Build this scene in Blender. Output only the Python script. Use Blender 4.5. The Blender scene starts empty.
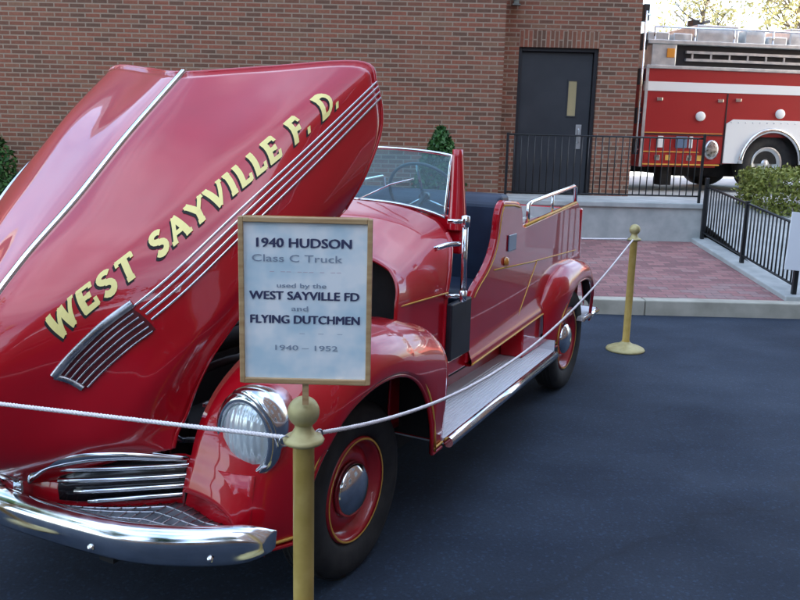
import bpy, math, random
from mathutils import Vector, Matrix, noise
R = math.radians
rng = random.Random(7)
sc = bpy.context.scene
col = sc.collection

# ------------------------------------------------------------------ materials
def mat(name, color=(.5, .5, .5), rough=.5, metal=0., coat=0., coat_rough=.03, spec=.5, trans=0., ior=1.5, emit=None):
    m = bpy.data.materials.new(name); m.use_nodes = True
    b = m.node_tree.nodes['Principled BSDF']
    b.inputs['Base Color'].default_value = (*color, 1)
    b.inputs['Roughness'].default_value = rough
    b.inputs['Metallic'].default_value = metal
    b.inputs['Coat Weight'].default_value = coat
    b.inputs['Coat Roughness'].default_value = coat_rough
    b.inputs['Specular IOR Level'].default_value = spec
    b.inputs['Transmission Weight'].default_value = trans
    b.inputs['IOR'].default_value = ior
    return m
def nd(m, t, **kw):
    n = m.node_tree.nodes.new(t)
    for k, v in kw.items():
        if k in n.inputs.keys(): n.inputs[k].default_value = v
        else: setattr(n, k, v)
    return n
def ln(m, a, b): m.node_tree.links.new(a, b)
def noisy(m, c1, c2, scale=8., detail=6., bump=0., bump_scale=None, rough=None, coord='Object', lo=.35, hi=.65, stretch=None, dist=.002):
    """mottles the base colour between two colours, optional bump and roughness variation"""
    b = m.node_tree.nodes['Principled BSDF']
    tc = nd(m, 'ShaderNodeTexCoord'); src = tc.outputs[coord]
    if stretch:
        mp = nd(m, 'ShaderNodeMapping'); mp.inputs['Scale'].default_value = stretch
        ln(m, src, mp.inputs[0]); src = mp.outputs[0]
    n = nd(m, 'ShaderNodeTexNoise', Scale=scale, Detail=detail); ln(m, src, n.inputs['Vector'])
    mr = nd(m, 'ShaderNodeMapRange'); mr.inputs[1].default_value = lo; mr.inputs[2].default_value = hi
    ln(m, n.outputs['Fac'], mr.inputs[0])
    mx = nd(m, 'ShaderNodeMix', data_type='RGBA')
    mx.inputs[6].default_value = (*c1, 1); mx.inputs[7].default_value = (*c2, 1)
    ln(m, mr.outputs[0], mx.inputs[0]); ln(m, mx.outputs[2], b.inputs['Base Color'])
    if rough:
        r = nd(m, 'ShaderNodeMapRange'); r.inputs[3].default_value, r.inputs[4].default_value = rough
        ln(m, mr.outputs[0], r.inputs[0]); ln(m, r.outputs[0], b.inputs['Roughness'])
    if bump:
        n2 = nd(m, 'ShaderNodeTexNoise', Scale=bump_scale or scale * 6, Detail=4.); ln(m, src, n2.inputs['Vector'])
        bp = nd(m, 'ShaderNodeBump', Strength=bump, Distance=dist); ln(m, n2.outputs['Fac'], bp.inputs['Height'])
        ln(m, bp.outputs[0], b.inputs['Normal'])
    return m

M = {}
M['red'] = noisy(mat('red_paint', (.4, .006, .02), .28, coat=1., coat_rough=.02, spec=.3), (.46, .0015, .009), (.52, .002, .012), 3., bump=.03, bump_scale=5, dist=.02)
M['red'].node_tree.nodes['Principled BSDF'].inputs['Coat IOR'].default_value = 1.52
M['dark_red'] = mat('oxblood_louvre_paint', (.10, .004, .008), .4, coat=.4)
M['wheel_grey'] = mat('grey_bakelite', (.07, .08, .09), .35, coat=.4)
M['chrome'] = noisy(mat('chrome', (.8, .82, .84), .1, 1.), (.72, .74, .76), (.86, .87, .88), 14., rough=(.07, .2))
M['dull_chrome'] = noisy(mat('worn_chrome', (.6, .6, .6), .3, 1.), (.45, .46, .48), (.68, .68, .7), 20., rough=(.2, .4))
M['gold'] = mat('gold_leaf', (1., .84, .30), .45, .0)
M['gold_line'] = mat('gold_pinstripe', (.75, .42, .08), .45, .1)
M['black_gloss'] = mat('black_gloss', (.012, .012, .014), .25, coat=.5)
M['black'] = noisy(mat('black_matte', (.01, .01, .01), .8), (.008, .008, .009), (.02, .019, .018), 9.)
M['rubber'] = noisy(mat('tyre_rubber', (.018, .018, .019), .75), (.014, .014, .015), (.03, .029, .028), 12., bump=.2)
M['leather'] = noisy(mat('navy_leather', (.01, .02, .05), .5), (.008, .016, .04), (.014, .028, .06), 6., bump=.2)
M['kick'] = noisy(mat('black_ribbed_rubber', (.012, .014, .018), .45), (.01, .012, .015), (.02, .022, .03), 6.)
M['white_rope'] = mat('white_rope', (.95, .88, .86), .6)
M['brass'] = noisy(mat('brass', (.42, .32, .10), .34, .2), (.72, .49, .12), (.84, .60, .18), 16., rough=(.3, .5), bump=.05)
M['cast'] = noisy(mat('painted_cast_base', (.36, .31, .16), .5, .3), (.44, .37, .16), (.56, .48, .23), 20., rough=(.4, .6), bump=.1)
M['wood'] = noisy(mat('pine_frame', (.5, .3, .14), .5, coat=.3), (.42, .24, .10), (.6, .4, .2), 6., stretch=(1, 1, 9))
M['paper'] = noisy(mat('marbled_paper', (.7, .78, .82), .35, coat=.35, coat_rough=.12), (.62, .78, .84), (.95, .97, .95), 9., detail=3., lo=.38, hi=.6)
M['ink'] = mat('navy_ink', (.05, .055, .12), .5)
M['grey_ink'] = mat('grey_ink', (.28, .34, .42), .5)
M['pink_ink'] = mat('faded_pink_ink', (.55, .38, .45), .5)
M['iron'] = mat('black_iron', (.012, .014, .016), .45)
M['door'] = noisy(mat('charcoal_door_paint', (.035, .038, .045), .45), (.03, .033, .04), (.042, .045, .052), 3.)
M['frame_dark'] = mat('dark_door_frame', (.015, .014, .018), .5)
M['steel'] = mat('brushed_steel', (.62, .63, .64), .35, .9)
M['vision'] = mat('door_vision_glass', (.45, .37, .20), .15, coat=1.)
M['concrete'] = noisy(mat('concrete', (.3, .32, .32), .85), (.36, .385, .375), (.48, .50, .48), 5., bump=.3, bump_scale=60)
M['kerb'] = noisy(mat('kerb_concrete', (.33, .33, .30), .85), (.36, .34, .27), (.52, .49, .40), 4., bump=.4, bump_scale=50)
M['soil'] = noisy(mat('planting_bed', (.05, .035, .025), .95), (.035, .025, .018), (.08, .055, .035), 12., bump=.8)
M['ground'] = noisy(mat('ground', (.1, .1, .09), .95), (.07, .08, .05), (.14, .13, .1), .3)
M['white'] = mat('white_board', (.8, .82, .84), .4)
M['stucco'] = noisy(mat('stucco', (.4, .36, .3), .9), (.34, .31, .27), (.45, .41, .36), 2., bump=.3)
M['window_dark'] = mat('dark_window', (.02, .025, .03), .08, coat=1.)
M['engine_red'] = mat('engine_red', (.34, .012, .014), .35, coat=.8)
M['engine_white'] = mat('reflective_white', (.8, .8, .78), .4)
M['silver'] = noisy(mat('bare_aluminium', (.65, .67, .68), .35, .7), (.55, .58, .6), (.75, .76, .76), 7.)
M['blue_grey'] = mat('blue_grey_plate', (.12, .18, .28), .35, coat=.5)
M['amber'] = mat('amber_lens', (.7, .28, .04), .2, coat=1.)
M['khaki'] = mat('hose_cream', (.6, .58, .5), .8)
M['rim_red'] = mat('wheel_red', (.42, .012, .02), .35, coat=.7)
M['bark'] = noisy(mat('bark', (.09, .07, .05), .9), (.06, .045, .03), (.13, .1, .08), 12., bump=.8)

# glass: thin, tinted a little
g = bpy.data.materials.new('windshield_glass'); g.use_nodes = True; nt = g.node_tree
for n in list(nt.nodes):
    if n.type != 'OUTPUT_MATERIAL': nt.nodes.remove(n)
out = nt.nodes[0]
tr = nt.nodes.new('ShaderNodeBsdfTransparent'); tr.inputs[0].default_value = (.5, .78, .84, 1)
gl = nt.nodes.new('ShaderNodeBsdfGlossy'); gl.inputs['Roughness'].default_value = .03
fr = nt.nodes.new('ShaderNodeFresnel'); fr.inputs[0].default_value = 1.5
mx = nt.nodes.new('ShaderNodeMixShader')
nt.links.new(fr.outputs[0], mx.inputs[0]); nt.links.new(tr.outputs[0], mx.inputs[1]); nt.links.new(gl.outputs[0], mx.inputs[2]); df = nt.nodes.new('ShaderNodeBsdfDiffuse'); df.inputs[0].default_value = (.45, .68, .76, 1); mh = nt.nodes.new('ShaderNodeMixShader'); mh.inputs[0].default_value = .25
nt.links.new(mx.outputs[0], mh.inputs[1]); nt.links.new(df.outputs[0], mh.inputs[2]); nt.links.new(mh.outputs[0], out.inputs[0])
M['glass'] = g

def leaf_mat(name, c1, c2):
    m = mat(name, c1, .6)
    b = m.node_tree.nodes['Principled BSDF']
    gi = nd(m, 'ShaderNodeNewGeometry'); mx = nd(m, 'ShaderNodeMix', data_type='RGBA')
    mx.inputs[6].default_value = (*c1, 1); mx.inputs[7].default_value = (*c2, 1)
    ln(m, gi.outputs['Random Per Island'], mx.inputs[0]); ln(m, mx.outputs[2], b.inputs['Base Color'])
    return m
M['ever'] = leaf_mat('evergreen_leaves', (.012, .06, .012), (.05, .16, .03))
M['hedge'] = leaf_mat('hedge_leaves', (.11, .14, .02), (.32, .34, .07))
M['spring'] = leaf_mat('yellow_green_leaves', (.28, .25, .08), (.42, .36, .14))

def brick_mat(name, kind):
    m = mat(name, rough=.9)
    b = m.node_tree.nodes['Principled BSDF']
    geo = nd(m, 'ShaderNodeNewGeometry'); sp = nd(m, 'ShaderNodeSeparateXYZ'); ln(m, geo.outputs['Position'], sp.inputs[0])
    cb = nd(m, 'ShaderNodeCombineXYZ')
    if kind == 'paver':
        mp = nd(m, 'ShaderNodeMapping'); ln(m, geo.outputs['Position'], mp.inputs[0]); vec = mp.outputs[0]
    else:
        sn = nd(m, 'ShaderNodeSeparateXYZ'); ln(m, geo.outputs['Normal'], sn.inputs[0])
        ab = nd(m, 'ShaderNodeMath', operation='ABSOLUTE'); ln(m, sn.outputs[0], ab.inputs[0])
        gt = nd(m, 'ShaderNodeMath', operation='GREATER_THAN'); ln(m, ab.outputs[0], gt.inputs[0]); gt.inputs[1].default_value = .5
        mf = nd(m, 'ShaderNodeMix', data_type='FLOAT'); ln(m, gt.outputs[0], mf.inputs[0]); ln(m, sp.outputs[0], mf.inputs[2]); ln(m, sp.outputs[1], mf.inputs[3])
        if kind == 'soldier':
            ln(m, sp.outputs[2], cb.inputs[0]); ln(m, mf.outputs[0], cb.inputs[1])
        else:
            ln(m, mf.outputs[0], cb.inputs[0]); ln(m, sp.outputs[2], cb.inputs[1])
        vec = cb.outputs[0]
    br = nd(m, 'ShaderNodeTexBrick'); ln(m, vec, br.inputs['Vector'])
    br.inputs['Scale'].default_value = 1
    bw, rh, ms = {'wall': (.203, .0605, .0095), 'soldier': (.25, .0605, .009), 'paver': (.2, .1, .004)}[kind]
    br.inputs['Brick Width'].default_value = bw; br.inputs['Row Height'].default_value = rh
    br.inputs['Mortar Size'].default_value = ms; br.inputs['Mortar Smooth'].default_value = .3
    br.inputs['Color1'].default_value = (0, 0, 0, 1); br.inputs['Color2'].default_value = (1, 1, 1, 1); br.inputs['Mortar'].default_value = (.5, .5, .5, 1)
    ramp = nd(m, 'ShaderNodeValToRGB'); e = ramp.color_ramp.elements
    if kind == 'paver':
        stops = [(0, (.22, .11, .11)), (.4, (.29, .14, .138)), (.75, (.35, .17, .16)), (1, (.31, .20, .19))]
        mort = (.13, .11, .10)
    else:
        stops = [(0, (.15, .078, .05)), (.22, (.185, .085, .053)), (.45, (.235, .092, .055)), (.7, (.30, .105, .062)), (1, (.25, .13, .078))]
        mort = (.34, .25, .18)
    e[0].position, e[0].color = stops[0][0], (*stops[0][1], 1)
    e[1].position, e[1].color = stops[-1][0], (*stops[-1][1], 1)
    for p, c_ in stops[1:-1]:
        q = e.new(p); q.color = (*c_, 1)
    # large scale weathering shifts the ramp a little
    nz = nd(m, 'ShaderNodeTexNoise', Scale=.9, Detail=4.); ln(m, vec, nz.inputs['Vector'])
    ad = nd(m, 'ShaderNodeMath', operation='MULTIPLY_ADD'); ln(m, nz.outputs['Fac'], ad.inputs[0]); ad.inputs[1].default_value = 1.0; ad.inputs[2].default_value = -.5
    sm = nd(m, 'ShaderNodeMath', operation='ADD', use_clamp=True); ln(m, br.outputs['Color'], sm.inputs[0]); ln(m, ad.outputs[0], sm.inputs[1])
    ln(m, sm.outputs[0], ramp.inputs[0])
    fine = nd(m, 'ShaderNodeTexNoise', Scale=30., Detail=5.); ln(m, vec, fine.inputs['Vector'])
    fm = nd(m, 'ShaderNodeMapRange'); fm.inputs[3].default_value = .7; fm.inputs[4].default_value = 1.3; ln(m, fine.outputs['Fac'], fm.inputs[0])
    mul = nd(m, 'ShaderNodeVectorMath', operation='SCALE'); ln(m, ramp.outputs[0], mul.inputs[0]); ln(m, fm.outputs[0], mul.inputs['Scale'])
    mx = nd(m, 'ShaderNodeMix', data_type='RGBA'); ln(m, br.outputs['Fac'], mx.inputs[0]); ln(m, mul.outputs[0], mx.inputs[6]); mx.inputs[7].default_value = (*mort, 1)
    ln(m, mx.outputs[2], b.inputs['Base Color'])
    inv = nd(m, 'ShaderNodeMath', operation='SUBTRACT'); inv.inputs[0].default_value = 1; ln(m, br.outputs['Fac'], inv.inputs[1])
    hs = nd(m, 'ShaderNodeMath', operation='MULTIPLY_ADD'); ln(m, fine.outputs['Fac'], hs.inputs[0]); hs.inputs[1].default_value = .3; ln(m, inv.outputs[0], hs.inputs[2])
    bp = nd(m, 'ShaderNodeBump', Strength=.6, Distance=.006); ln(m, hs.outputs[0], bp.inputs['Height']); ln(m, bp.outputs[0], b.inputs['Normal'])
    return m
M['brick'] = brick_mat('brick_wall', 'wall'); M['soldier'] = brick_mat('brick_soldier_course', 'soldier'); M['paver'] = brick_mat('brick_paving', 'paver')

SEAM = (-0.5463, 0.8376, 2.1972 + .25 * (-0.5463 + 0.8376))      # a paving seam across the lot: unit normal and offset
# asphalt: fine grain, broad worn patches, a few hairline cracks
m = mat('asphalt', (.05, .05, .05), .8); b = m.node_tree.nodes['Principled BSDF']
geo = nd(m, 'ShaderNodeNewGeometry')
big = nd(m, 'ShaderNodeTexNoise', Scale=.55, Detail=5., Distortion=.6); ln(m, geo.outputs['Position'], big.inputs['Vector'])
mp = nd(m, 'ShaderNodeMapping'); mp.inputs['Scale'].default_value = (.9, 1.4, 1); mp.inputs['Rotation'].default_value = (0, 0, R(18)); ln(m, geo.outputs['Position'], mp.inputs[0])
st = nd(m, 'ShaderNodeTexNoise', Scale=1.6, Detail=7.); ln(m, mp.outputs[0], st.inputs['Vector'])
fi = nd(m, 'ShaderNodeTexNoise', Scale=75., Detail=6., Roughness=.8); ln(m, geo.outputs['Position'], fi.inputs['Vector'])
a1 = nd(m, 'ShaderNodeMath', operation='ADD'); ln(m, big.outputs['Fac'], a1.inputs[0]); ln(m, st.outputs['Fac'], a1.inputs[1])
mr = nd(m, 'ShaderNodeMapRange'); mr.inputs[1].default_value = .75; mr.inputs[2].default_value = 1.3; ln(m, a1.outputs[0], mr.inputs[0])
mx = nd(m, 'ShaderNodeMix', data_type='RGBA'); mx.inputs[6].default_value = (.010, .019, .036, 1); mx.inputs[7].default_value = (.017, .031, .055, 1); ln(m, mr.outputs[0], mx.inputs[0])
fs = nd(m, 'ShaderNodeMapRange'); fs.inputs[1].default_value = .3; fs.inputs[2].default_value = .7; fs.inputs[3].default_value = .65; fs.inputs[4].default_value = 1.35; ln(m, fi.outputs['Fac'], fs.inputs[0])
vs = nd(m, 'ShaderNodeVectorMath', operation='SCALE'); ln(m, mx.outputs[2], vs.inputs[0]); ln(m, fs.outputs[0], vs.inputs['Scale'])
vo = nd(m, 'ShaderNodeTexVoronoi', Scale=.42, feature='DISTANCE_TO_EDGE'); wz = nd(m, 'ShaderNodeTexNoise', Scale=2.2, Detail=5.)
ln(m, geo.outputs['Position'], wz.inputs['Vector']); wa = nd(m, 'ShaderNodeVectorMath', operation='MULTIPLY_ADD'); wa.inputs[1].default_value = (.5, .5, .5); ln(m, wz.outputs['Color'], wa.inputs[0]); ln(m, geo.outputs['Position'], wa.inputs[2]); ln(m, wa.outputs[0], vo.inputs['Vector'])
cr2 = nd(m, 'ShaderNodeMapRange'); cr2.inputs[1].default_value = 0; cr2.inputs[2].default_value = .006; cr2.inputs[3].default_value = .82; cr2.inputs[4].default_value = 1; ln(m, vo.outputs['Distance'], cr2.inputs[0])
vs2 = nd(m, 'ShaderNodeVectorMath', operation='SCALE'); ln(m, vs.outputs[0], vs2.inputs[0]); ln(m, cr2.outputs[0], vs2.inputs['Scale'])
chips = nd(m, 'ShaderNodeTexVoronoi', Scale=95.); ln(m, geo.outputs['Position'], chips.inputs['Vector'])
csep = nd(m, 'ShaderNodeSeparateXYZ'); ln(m, chips.outputs['Color'], csep.inputs[0])
cth = nd(m, 'ShaderNodeMapRange'); cth.inputs[1].default_value = .86; cth.inputs[2].default_value = .97; cth.inputs[3].default_value = 1; cth.inputs[4].default_value = 1.7; ln(m, csep.outputs[0], cth.inputs[0])
vs3 = nd(m, 'ShaderNodeVectorMath', operation='SCALE'); ln(m, vs2.outputs[0], vs3.inputs[0]); ln(m, cth.outputs[0], vs3.inputs['Scale'])
dt = nd(m, 'ShaderNodeVectorMath', operation='DOT_PRODUCT'); dt.inputs[1].default_value = (SEAM[0], SEAM[1], 0); ln(m, wa.outputs[0], dt.inputs[0])
dm = nd(m, 'ShaderNodeMath', operation='SUBTRACT'); ln(m, dt.outputs['Value'], dm.inputs[0]); dm.inputs[1].default_value = SEAM[2]
da = nd(m, 'ShaderNodeMath', operation='ABSOLUTE'); ln(m, dm.outputs[0], da.inputs[0])
dr_ = nd(m, 'ShaderNodeMapRange'); dr_.inputs[1].default_value = .004; dr_.inputs[2].default_value = .03; dr_.inputs[3].default_value = .8; dr_.inputs[4].default_value = 1; ln(m, da.outputs[0], dr_.inputs[0])
sd = nd(m, 'ShaderNodeMapRange'); sd.inputs[1].default_value = -.02; sd.inputs[2].default_value = .25; sd.inputs[3].default_value = .86; sd.inputs[4].default_value = 1.08; ln(m, dm.outputs[0], sd.inputs[0])
pm = nd(m, 'ShaderNodeMath', operation='MULTIPLY'); ln(m, dr_.outputs[0], pm.inputs[0]); ln(m, sd.outputs[0], pm.inputs[1])
vs4 = nd(m, 'ShaderNodeVectorMath', operation='SCALE'); ln(m, vs3.outputs[0], vs4.inputs[0]); ln(m, pm.outputs[0], vs4.inputs['Scale'])
ln(m, vs4.outputs[0], b.inputs['Base Color'])
bp = nd(m, 'ShaderNodeBump', Strength=.5, Distance=.004); ln(m, fi.outputs['Fac'], bp.inputs['Height']); ln(m, bp.outputs[0], b.inputs['Normal'])
rr = nd(m, 'ShaderNodeMapRange'); rr.inputs[3].default_value = .9; rr.inputs[4].default_value = .75; ln(m, mr.outputs[0], rr.inputs[0]); ln(m, rr.outputs[0], b.inputs['Roughness'])
M['asphalt'] = m

# diamond plate: raised lozenges as bump
m = mat('diamond_plate', (.7, .72, .74), .46, .2); b = m.node_tree.nodes['Principled BSDF']
tc = nd(m, 'ShaderNodeTexCoord'); mp = nd(m, 'ShaderNodeMapping'); mp.inputs['Rotation'].default_value = (0, 0, R(45)); mp.inputs['Scale'].default_value = (38, 38, 38)
ln(m, tc.outputs['Object'], mp.inputs[0]); ck = nd(m, 'ShaderNodeTexVoronoi', Scale=1., Randomness=0.); ln(m, mp.outputs[0], ck.inputs['Vector'])
cm = nd(m, 'ShaderNodeMapRange'); cm.inputs[1].default_value = .28; cm.inputs[2].default_value = .42; cm.inputs[3].default_value = 1; cm.inputs[4].default_value = 0; ln(m, ck.outputs['Distance'], cm.inputs[0])
bp = nd(m, 'ShaderNodeBump', Strength=.5, Distance=.002); ln(m, cm.outputs[0], bp.inputs['Height']); ln(m, bp.outputs[0], b.inputs['Normal'])
nz = nd(m, 'ShaderNodeTexNoise', Scale=7., Detail=4.); ln(m, tc.outputs['Object'], nz.inputs['Vector'])
mx = nd(m, 'ShaderNodeMix', data_type='RGBA'); mx.inputs[6].default_value = (.7, .73, .76, 1); mx.inputs[7].default_value = (.86, .88, .9, 1); ln(m, nz.outputs['Fac'], mx.inputs[0]); ln(m, mx.outputs[2], b.inputs['Base Color'])
M['plate'] = m

# headlamp lens: ribbed glass over a bright reflector
m = mat('headlamp_lens', (.75, .82, .82), .12, .35, coat=1.); b = m.node_tree.nodes['Principled BSDF']
tc = nd(m, 'ShaderNodeTexCoord'); wv = nd(m, 'ShaderNodeTexWave', Scale=14., Distortion=1.2); wv.bands_direction = 'Y'; ln(m, tc.outputs['Object'], wv.inputs['Vector'])
bp = nd(m, 'ShaderNodeBump', Strength=.5, Distance=.004); ln(m, wv.outputs['Fac'], bp.inputs['Height']); ln(m, bp.outputs[0], b.inputs['Normal'])
M['lens'] = m
M['pan'] = noisy(mat('painted_pan', (.2, .2, .22), .35, .5), (.12, .13, .15), (.25, .26, .28), 12., rough=(.25, .45))

# ------------------------------------------------------------------ mesh helpers
class MB:
    def __init__(s): s.v = []; s.f = []; s.mi = []; s.sm = []
    def add(s, vs, fs, mi=0, smooth=True):
        o = len(s.v); s.v += [tuple(v) for v in vs]
        for f in fs: s.f.append([i + o for i in f]); s.mi.append(mi); s.sm.append(smooth)
        return s
    def box(s, a, b, mi=0, T=None):
        (x0, y0, z0), (x1, y1, z1) = a, b
        vs = [Vector(p) for p in ((x0, y0, z0), (x1, y0, z0), (x1, y1, z0), (x0, y1, z0), (x0, y0, z1), (x1, y0, z1), (x1, y1, z1), (x0, y1, z1))]
        if T: vs = [T @ v for v in vs]
        return s.add(vs, [(0, 3, 2, 1), (4, 5, 6, 7), (0, 1, 5, 4), (1, 2, 6, 5), (2, 3, 7, 6), (3, 0, 4, 7)], mi, False)
    def grid(s, P, mi=0, closed_u=False, closed_v=False, smooth=True):
        nu, nv = len(P), len(P[0]); fs = []
        for i in range(nu if closed_u else nu - 1):
            for j in range(nv if closed_v else nv - 1):
                fs.append((i * nv + j, ((i + 1) % nu) * nv + j, ((i + 1) % nu) * nv + (j + 1) % nv, i * nv + (j + 1) % nv))
        return s.add([p for r in P for p in r], fs, mi, smooth)
    def tube(s, pts, r, n=8, mi=0, cap=True, closed=False, flat=1.):
        pts = [Vector(p) for p in pts]; rs = r if isinstance(r, (list, tuple)) else [r] * len(pts)
        P = []; up = None
        for i, p in enumerate(pts):
            if closed: t = pts[(i + 1) % len(pts)] - pts[i - 1]
            else: t = pts[min(i + 1, len(pts) - 1)] - pts[max(i - 1, 0)]
            if t.length < 1e-9: t = Vector((0, 0, 1))
            t.normalize()
            if up is None:
                up = Vector((0, 0, 1)) if abs(t.z) < .9 else Vector((1, 0, 0))
            a = t.cross(up); a.normalize(); u2 = a.cross(t); up = u2
            P.append([p + (a * math.cos(2 * math.pi * k / n) + u2 * flat * math.sin(2 * math.pi * k / n)) * rs[i] for k in range(n)])
        s.grid(P, mi, closed_u=closed, closed_v=True)
        if cap and not closed:
            o = len(s.v); s.v += [tuple(q) for q in P[0]] + [tuple(q) for q in P[-1]]
            s.f.append([o + k for k in range(n)]); s.f.append([o + n + k for k in reversed(range(n))]); s.mi += [mi, mi]; s.sm += [False, False]
        return s
    def lathe(s, prof, c=(0, 0, 0), axis='z', n=32, mi=0, sx=1., sy=1.):
        P = []
        for r, h in prof:
            row = []
            for k in range(n):
                a = 2 * math.pi * k / n; x, y = r * math.cos(a) * sx, r * math.sin(a) * sy
                q = (x, y, h) if axis == 'z' else ((h, x, y) if axis == 'x' else (x, h, y))
                row.append((q[0] + c[0], q[1] + c[1], q[2] + c[2]))
            P.append(row)
        return s.grid(P, mi, closed_v=True)
    def prism(s, poly, a0, a1, plane='xz', mi=0):
        """poly in the plane, extruded along the remaining axis from a0 to a1"""
        def q(p, a):
            return {'xz': (p[0], a, p[1]), 'xy': (p[0], p[1], a), 'yz': (a, p[0], p[1])}[plane]
        n = len(poly); vs = [q(p, a0) for p in poly] + [q(p, a1) for p in poly]
        fs = [list(range(n)), list(reversed(range(n, 2 * n)))] + [(i, i + n, (i + 1) % n + n, (i + 1) % n) for i in range(n)]
        return s.add(vs, fs, mi, False)
    def build(s, name, mats, parent=None, bevel=0, solid=0, sub=0, seg=2, offs=0):
        me = bpy.data.meshes.new(name); me.from_pydata(s.v, [], s.f)
        for m_ in (mats if isinstance(mats, (list, tuple)) else [mats]): me.materials.append(M[m_])
        me.polygons.foreach_set('material_index', s.mi); me.polygons.foreach_set('use_smooth', s.sm); me.update()
        import bmesh
        bm = bmesh.new(); bm.from_mesh(me); bmesh.ops.remove_doubles(bm, verts=bm.verts, dist=1e-6)
        if solid or bevel or True: bmesh.ops.recalc_face_normals(bm, faces=bm.faces)
        bm.to_mesh(me); bm.free()
        o = bpy.data.objects.new(name, me); col.objects.link(o)
        if parent: o.parent = parent
        if solid:
            md = o.modifiers.new('solid', 'SOLIDIFY'); md.thickness = solid; md.offset = offs
        if bevel:
            md = o.modifiers.new('bevel', 'BEVEL'); md.width = bevel; md.segments = seg; md.limit_method = 'ANGLE'; md.angle_limit = R(35)
            md.harden_normals = False
        if sub:
            md = o.modifiers.new('sub', 'SUBSURF'); md.levels = md.render_levels = sub
        return o
def tag(o, label=None, cat=None, group=None, kind=None):
    if label: o['label'] = label
    if cat: o['category'] = cat
    if group: o['group'] = group
    if kind: o['kind'] = kind
    return o
def empty(name, loc, rz=0, **kw):
    o = bpy.data.objects.new(name, None); col.objects.link(o); o.location = loc; o.rotation_euler = (0, 0, rz); o.empty_display_size = .1
    return tag(o, **kw)
def cr(p0, p1, p2, p3, t):
    return p1 + .5 * t * ((p2 - p0) + t * ((2 * p0 - 5 * p1 + 4 * p2 - p3) + t * (3 * (p1 - p2) + p3 - p0)))
def spline(pts, u):
    """Catmull-Rom through points (Vectors or floats), u in 0..len-1"""
    n = len(pts); i = min(max(int(u), 0), n - 2); t = u - i
    g_ = lambda k: pts[k] if 0 <= k < n else (pts[0] * 2 - pts[1] if k < 0 else pts[-1] * 2 - pts[-2])
    return cr(g_(i - 1), g_(i), g_(i + 1), g_(i + 2), t)
def smooth_line(pts, n):
    pts = [Vector(p) for p in pts]
    return [spline(pts, k * (len(pts) - 1) / (n - 1)) for k in range(n)]
def interp(x, tab):
    """piecewise smooth table lookup, tab sorted by first column"""
    if x <= tab[0][0]: return tab[0][1]
    for (x0, y0), (x1, y1) in zip(tab, tab[1:]):
        if x <= x1:
            t = (x - x0) / (x1 - x0); t = t * t * (3 - 2 * t); return y0 + (y1 - y0) * t
    return tab[-1][1]
def lin(x, tab):
    if x <= tab[0][0]: return tab[0][1]
    for (x0, y0), (x1, y1) in zip(tab, tab[1:]):
        if x <= x1: return y0 + (y1 - y0) * (x - x0) / (x1 - x0)
    return tab[-1][1]

# ------------------------------------------------------------------ camera
F, W = 829., 800.
pt, rl = R(11.7), R(1.4)
Fv = Vector((0, math.cos(pt), -math.sin(pt))); Rv = Vector((1, 0, 0)); Uv = Rv.cross(Fv)
R2 = Rv * math.cos(rl) + Uv * math.sin(rl); U2 = Uv * math.cos(rl) - Rv * math.sin(rl)
cam = bpy.data.cameras.new('camera'); co = bpy.data.objects.new('camera', cam); col.objects.link(co)
co.matrix_world = Matrix(((R2.x, U2.x, -Fv.x, 0), (R2.y, U2.y, -Fv.y, 0), (R2.z, U2.z, -Fv.z, 1.75), (0, 0, 0, 1)))
cam.sensor_width = 36; cam.lens = F / W * 36; cam.clip_end = 2000; cam.clip_start = .05
sc.camera = co

# ------------------------------------------------------------------ light
SUN = Vector((.80, -.50, .56)).normalized()
w = bpy.data.worlds.new('World'); sc.world = w; w.use_nodes = True
sky = w.node_tree.nodes.new('ShaderNodeTexSky'); sky.sky_type = 'NISHITA'; sky.sun_disc = False
sky.sun_elevation = math.asin(SUN.z); sky.sun_rotation = math.atan2(SUN.x, SUN.y)
sky.air_density = 1.2; sky.dust_density = 3.; sky.ozone_density = 2.5
bg = w.node_tree.nodes['Background']; bg.inputs[1].default_value = .15
WT = w.node_tree
wtc = WT.nodes.new('ShaderNodeTexCoord'); wmp = WT.nodes.new('ShaderNodeMapping'); wmp.inputs['Scale'].default_value = (1, 1, 2.6)
wn = WT.nodes.new('ShaderNodeTexNoise'); wn.inputs['Scale'].default_value = 2.1; wn.inputs['Detail'].default_value = 7; wn.inputs['Roughness'].default_value = .55; wn.inputs['Distortion'].default_value = .5
wr = WT.nodes.new('ShaderNodeMapRange'); wr.inputs[1].default_value = .42; wr.inputs[2].default_value = .66; wr.inputs[4].default_value = .34
wm = WT.nodes.new('ShaderNodeMix'); wm.data_type = 'RGBA'; wm.inputs[7].default_value = (7.5, 8.3, 9.6, 1)      # thin bright cloud
WT.links.new(wtc.outputs['Generated'], wmp.inputs[0]); WT.links.new(wmp.outputs[0], wn.inputs['Vector']); WT.links.new(wn.outputs['Fac'], wr.inputs[0])
WT.links.new(wr.outputs[0], wm.inputs[0]); WT.links.new(sky.outputs[0], wm.inputs[6]); WT.links.new(wm.outputs[2], bg.inputs[0])
sl = bpy.data.lights.new('sun', 'SUN'); sl.energy = 5.0; sl.angle = R(.5); sl.color = (1, .93, .83)
so = bpy.data.objects.new('sun', sl); col.objects.link(so); so.rotation_euler = SUN.to_track_quat('Z', 'Y').to_euler(); so.location = (10, -10, 12)
sc.view_settings.view_transform = 'Standard'; sc.view_settings.look = 'None'; sc.view_settings.gamma = 1
sc.view_settings.exposure = 2.22

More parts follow.
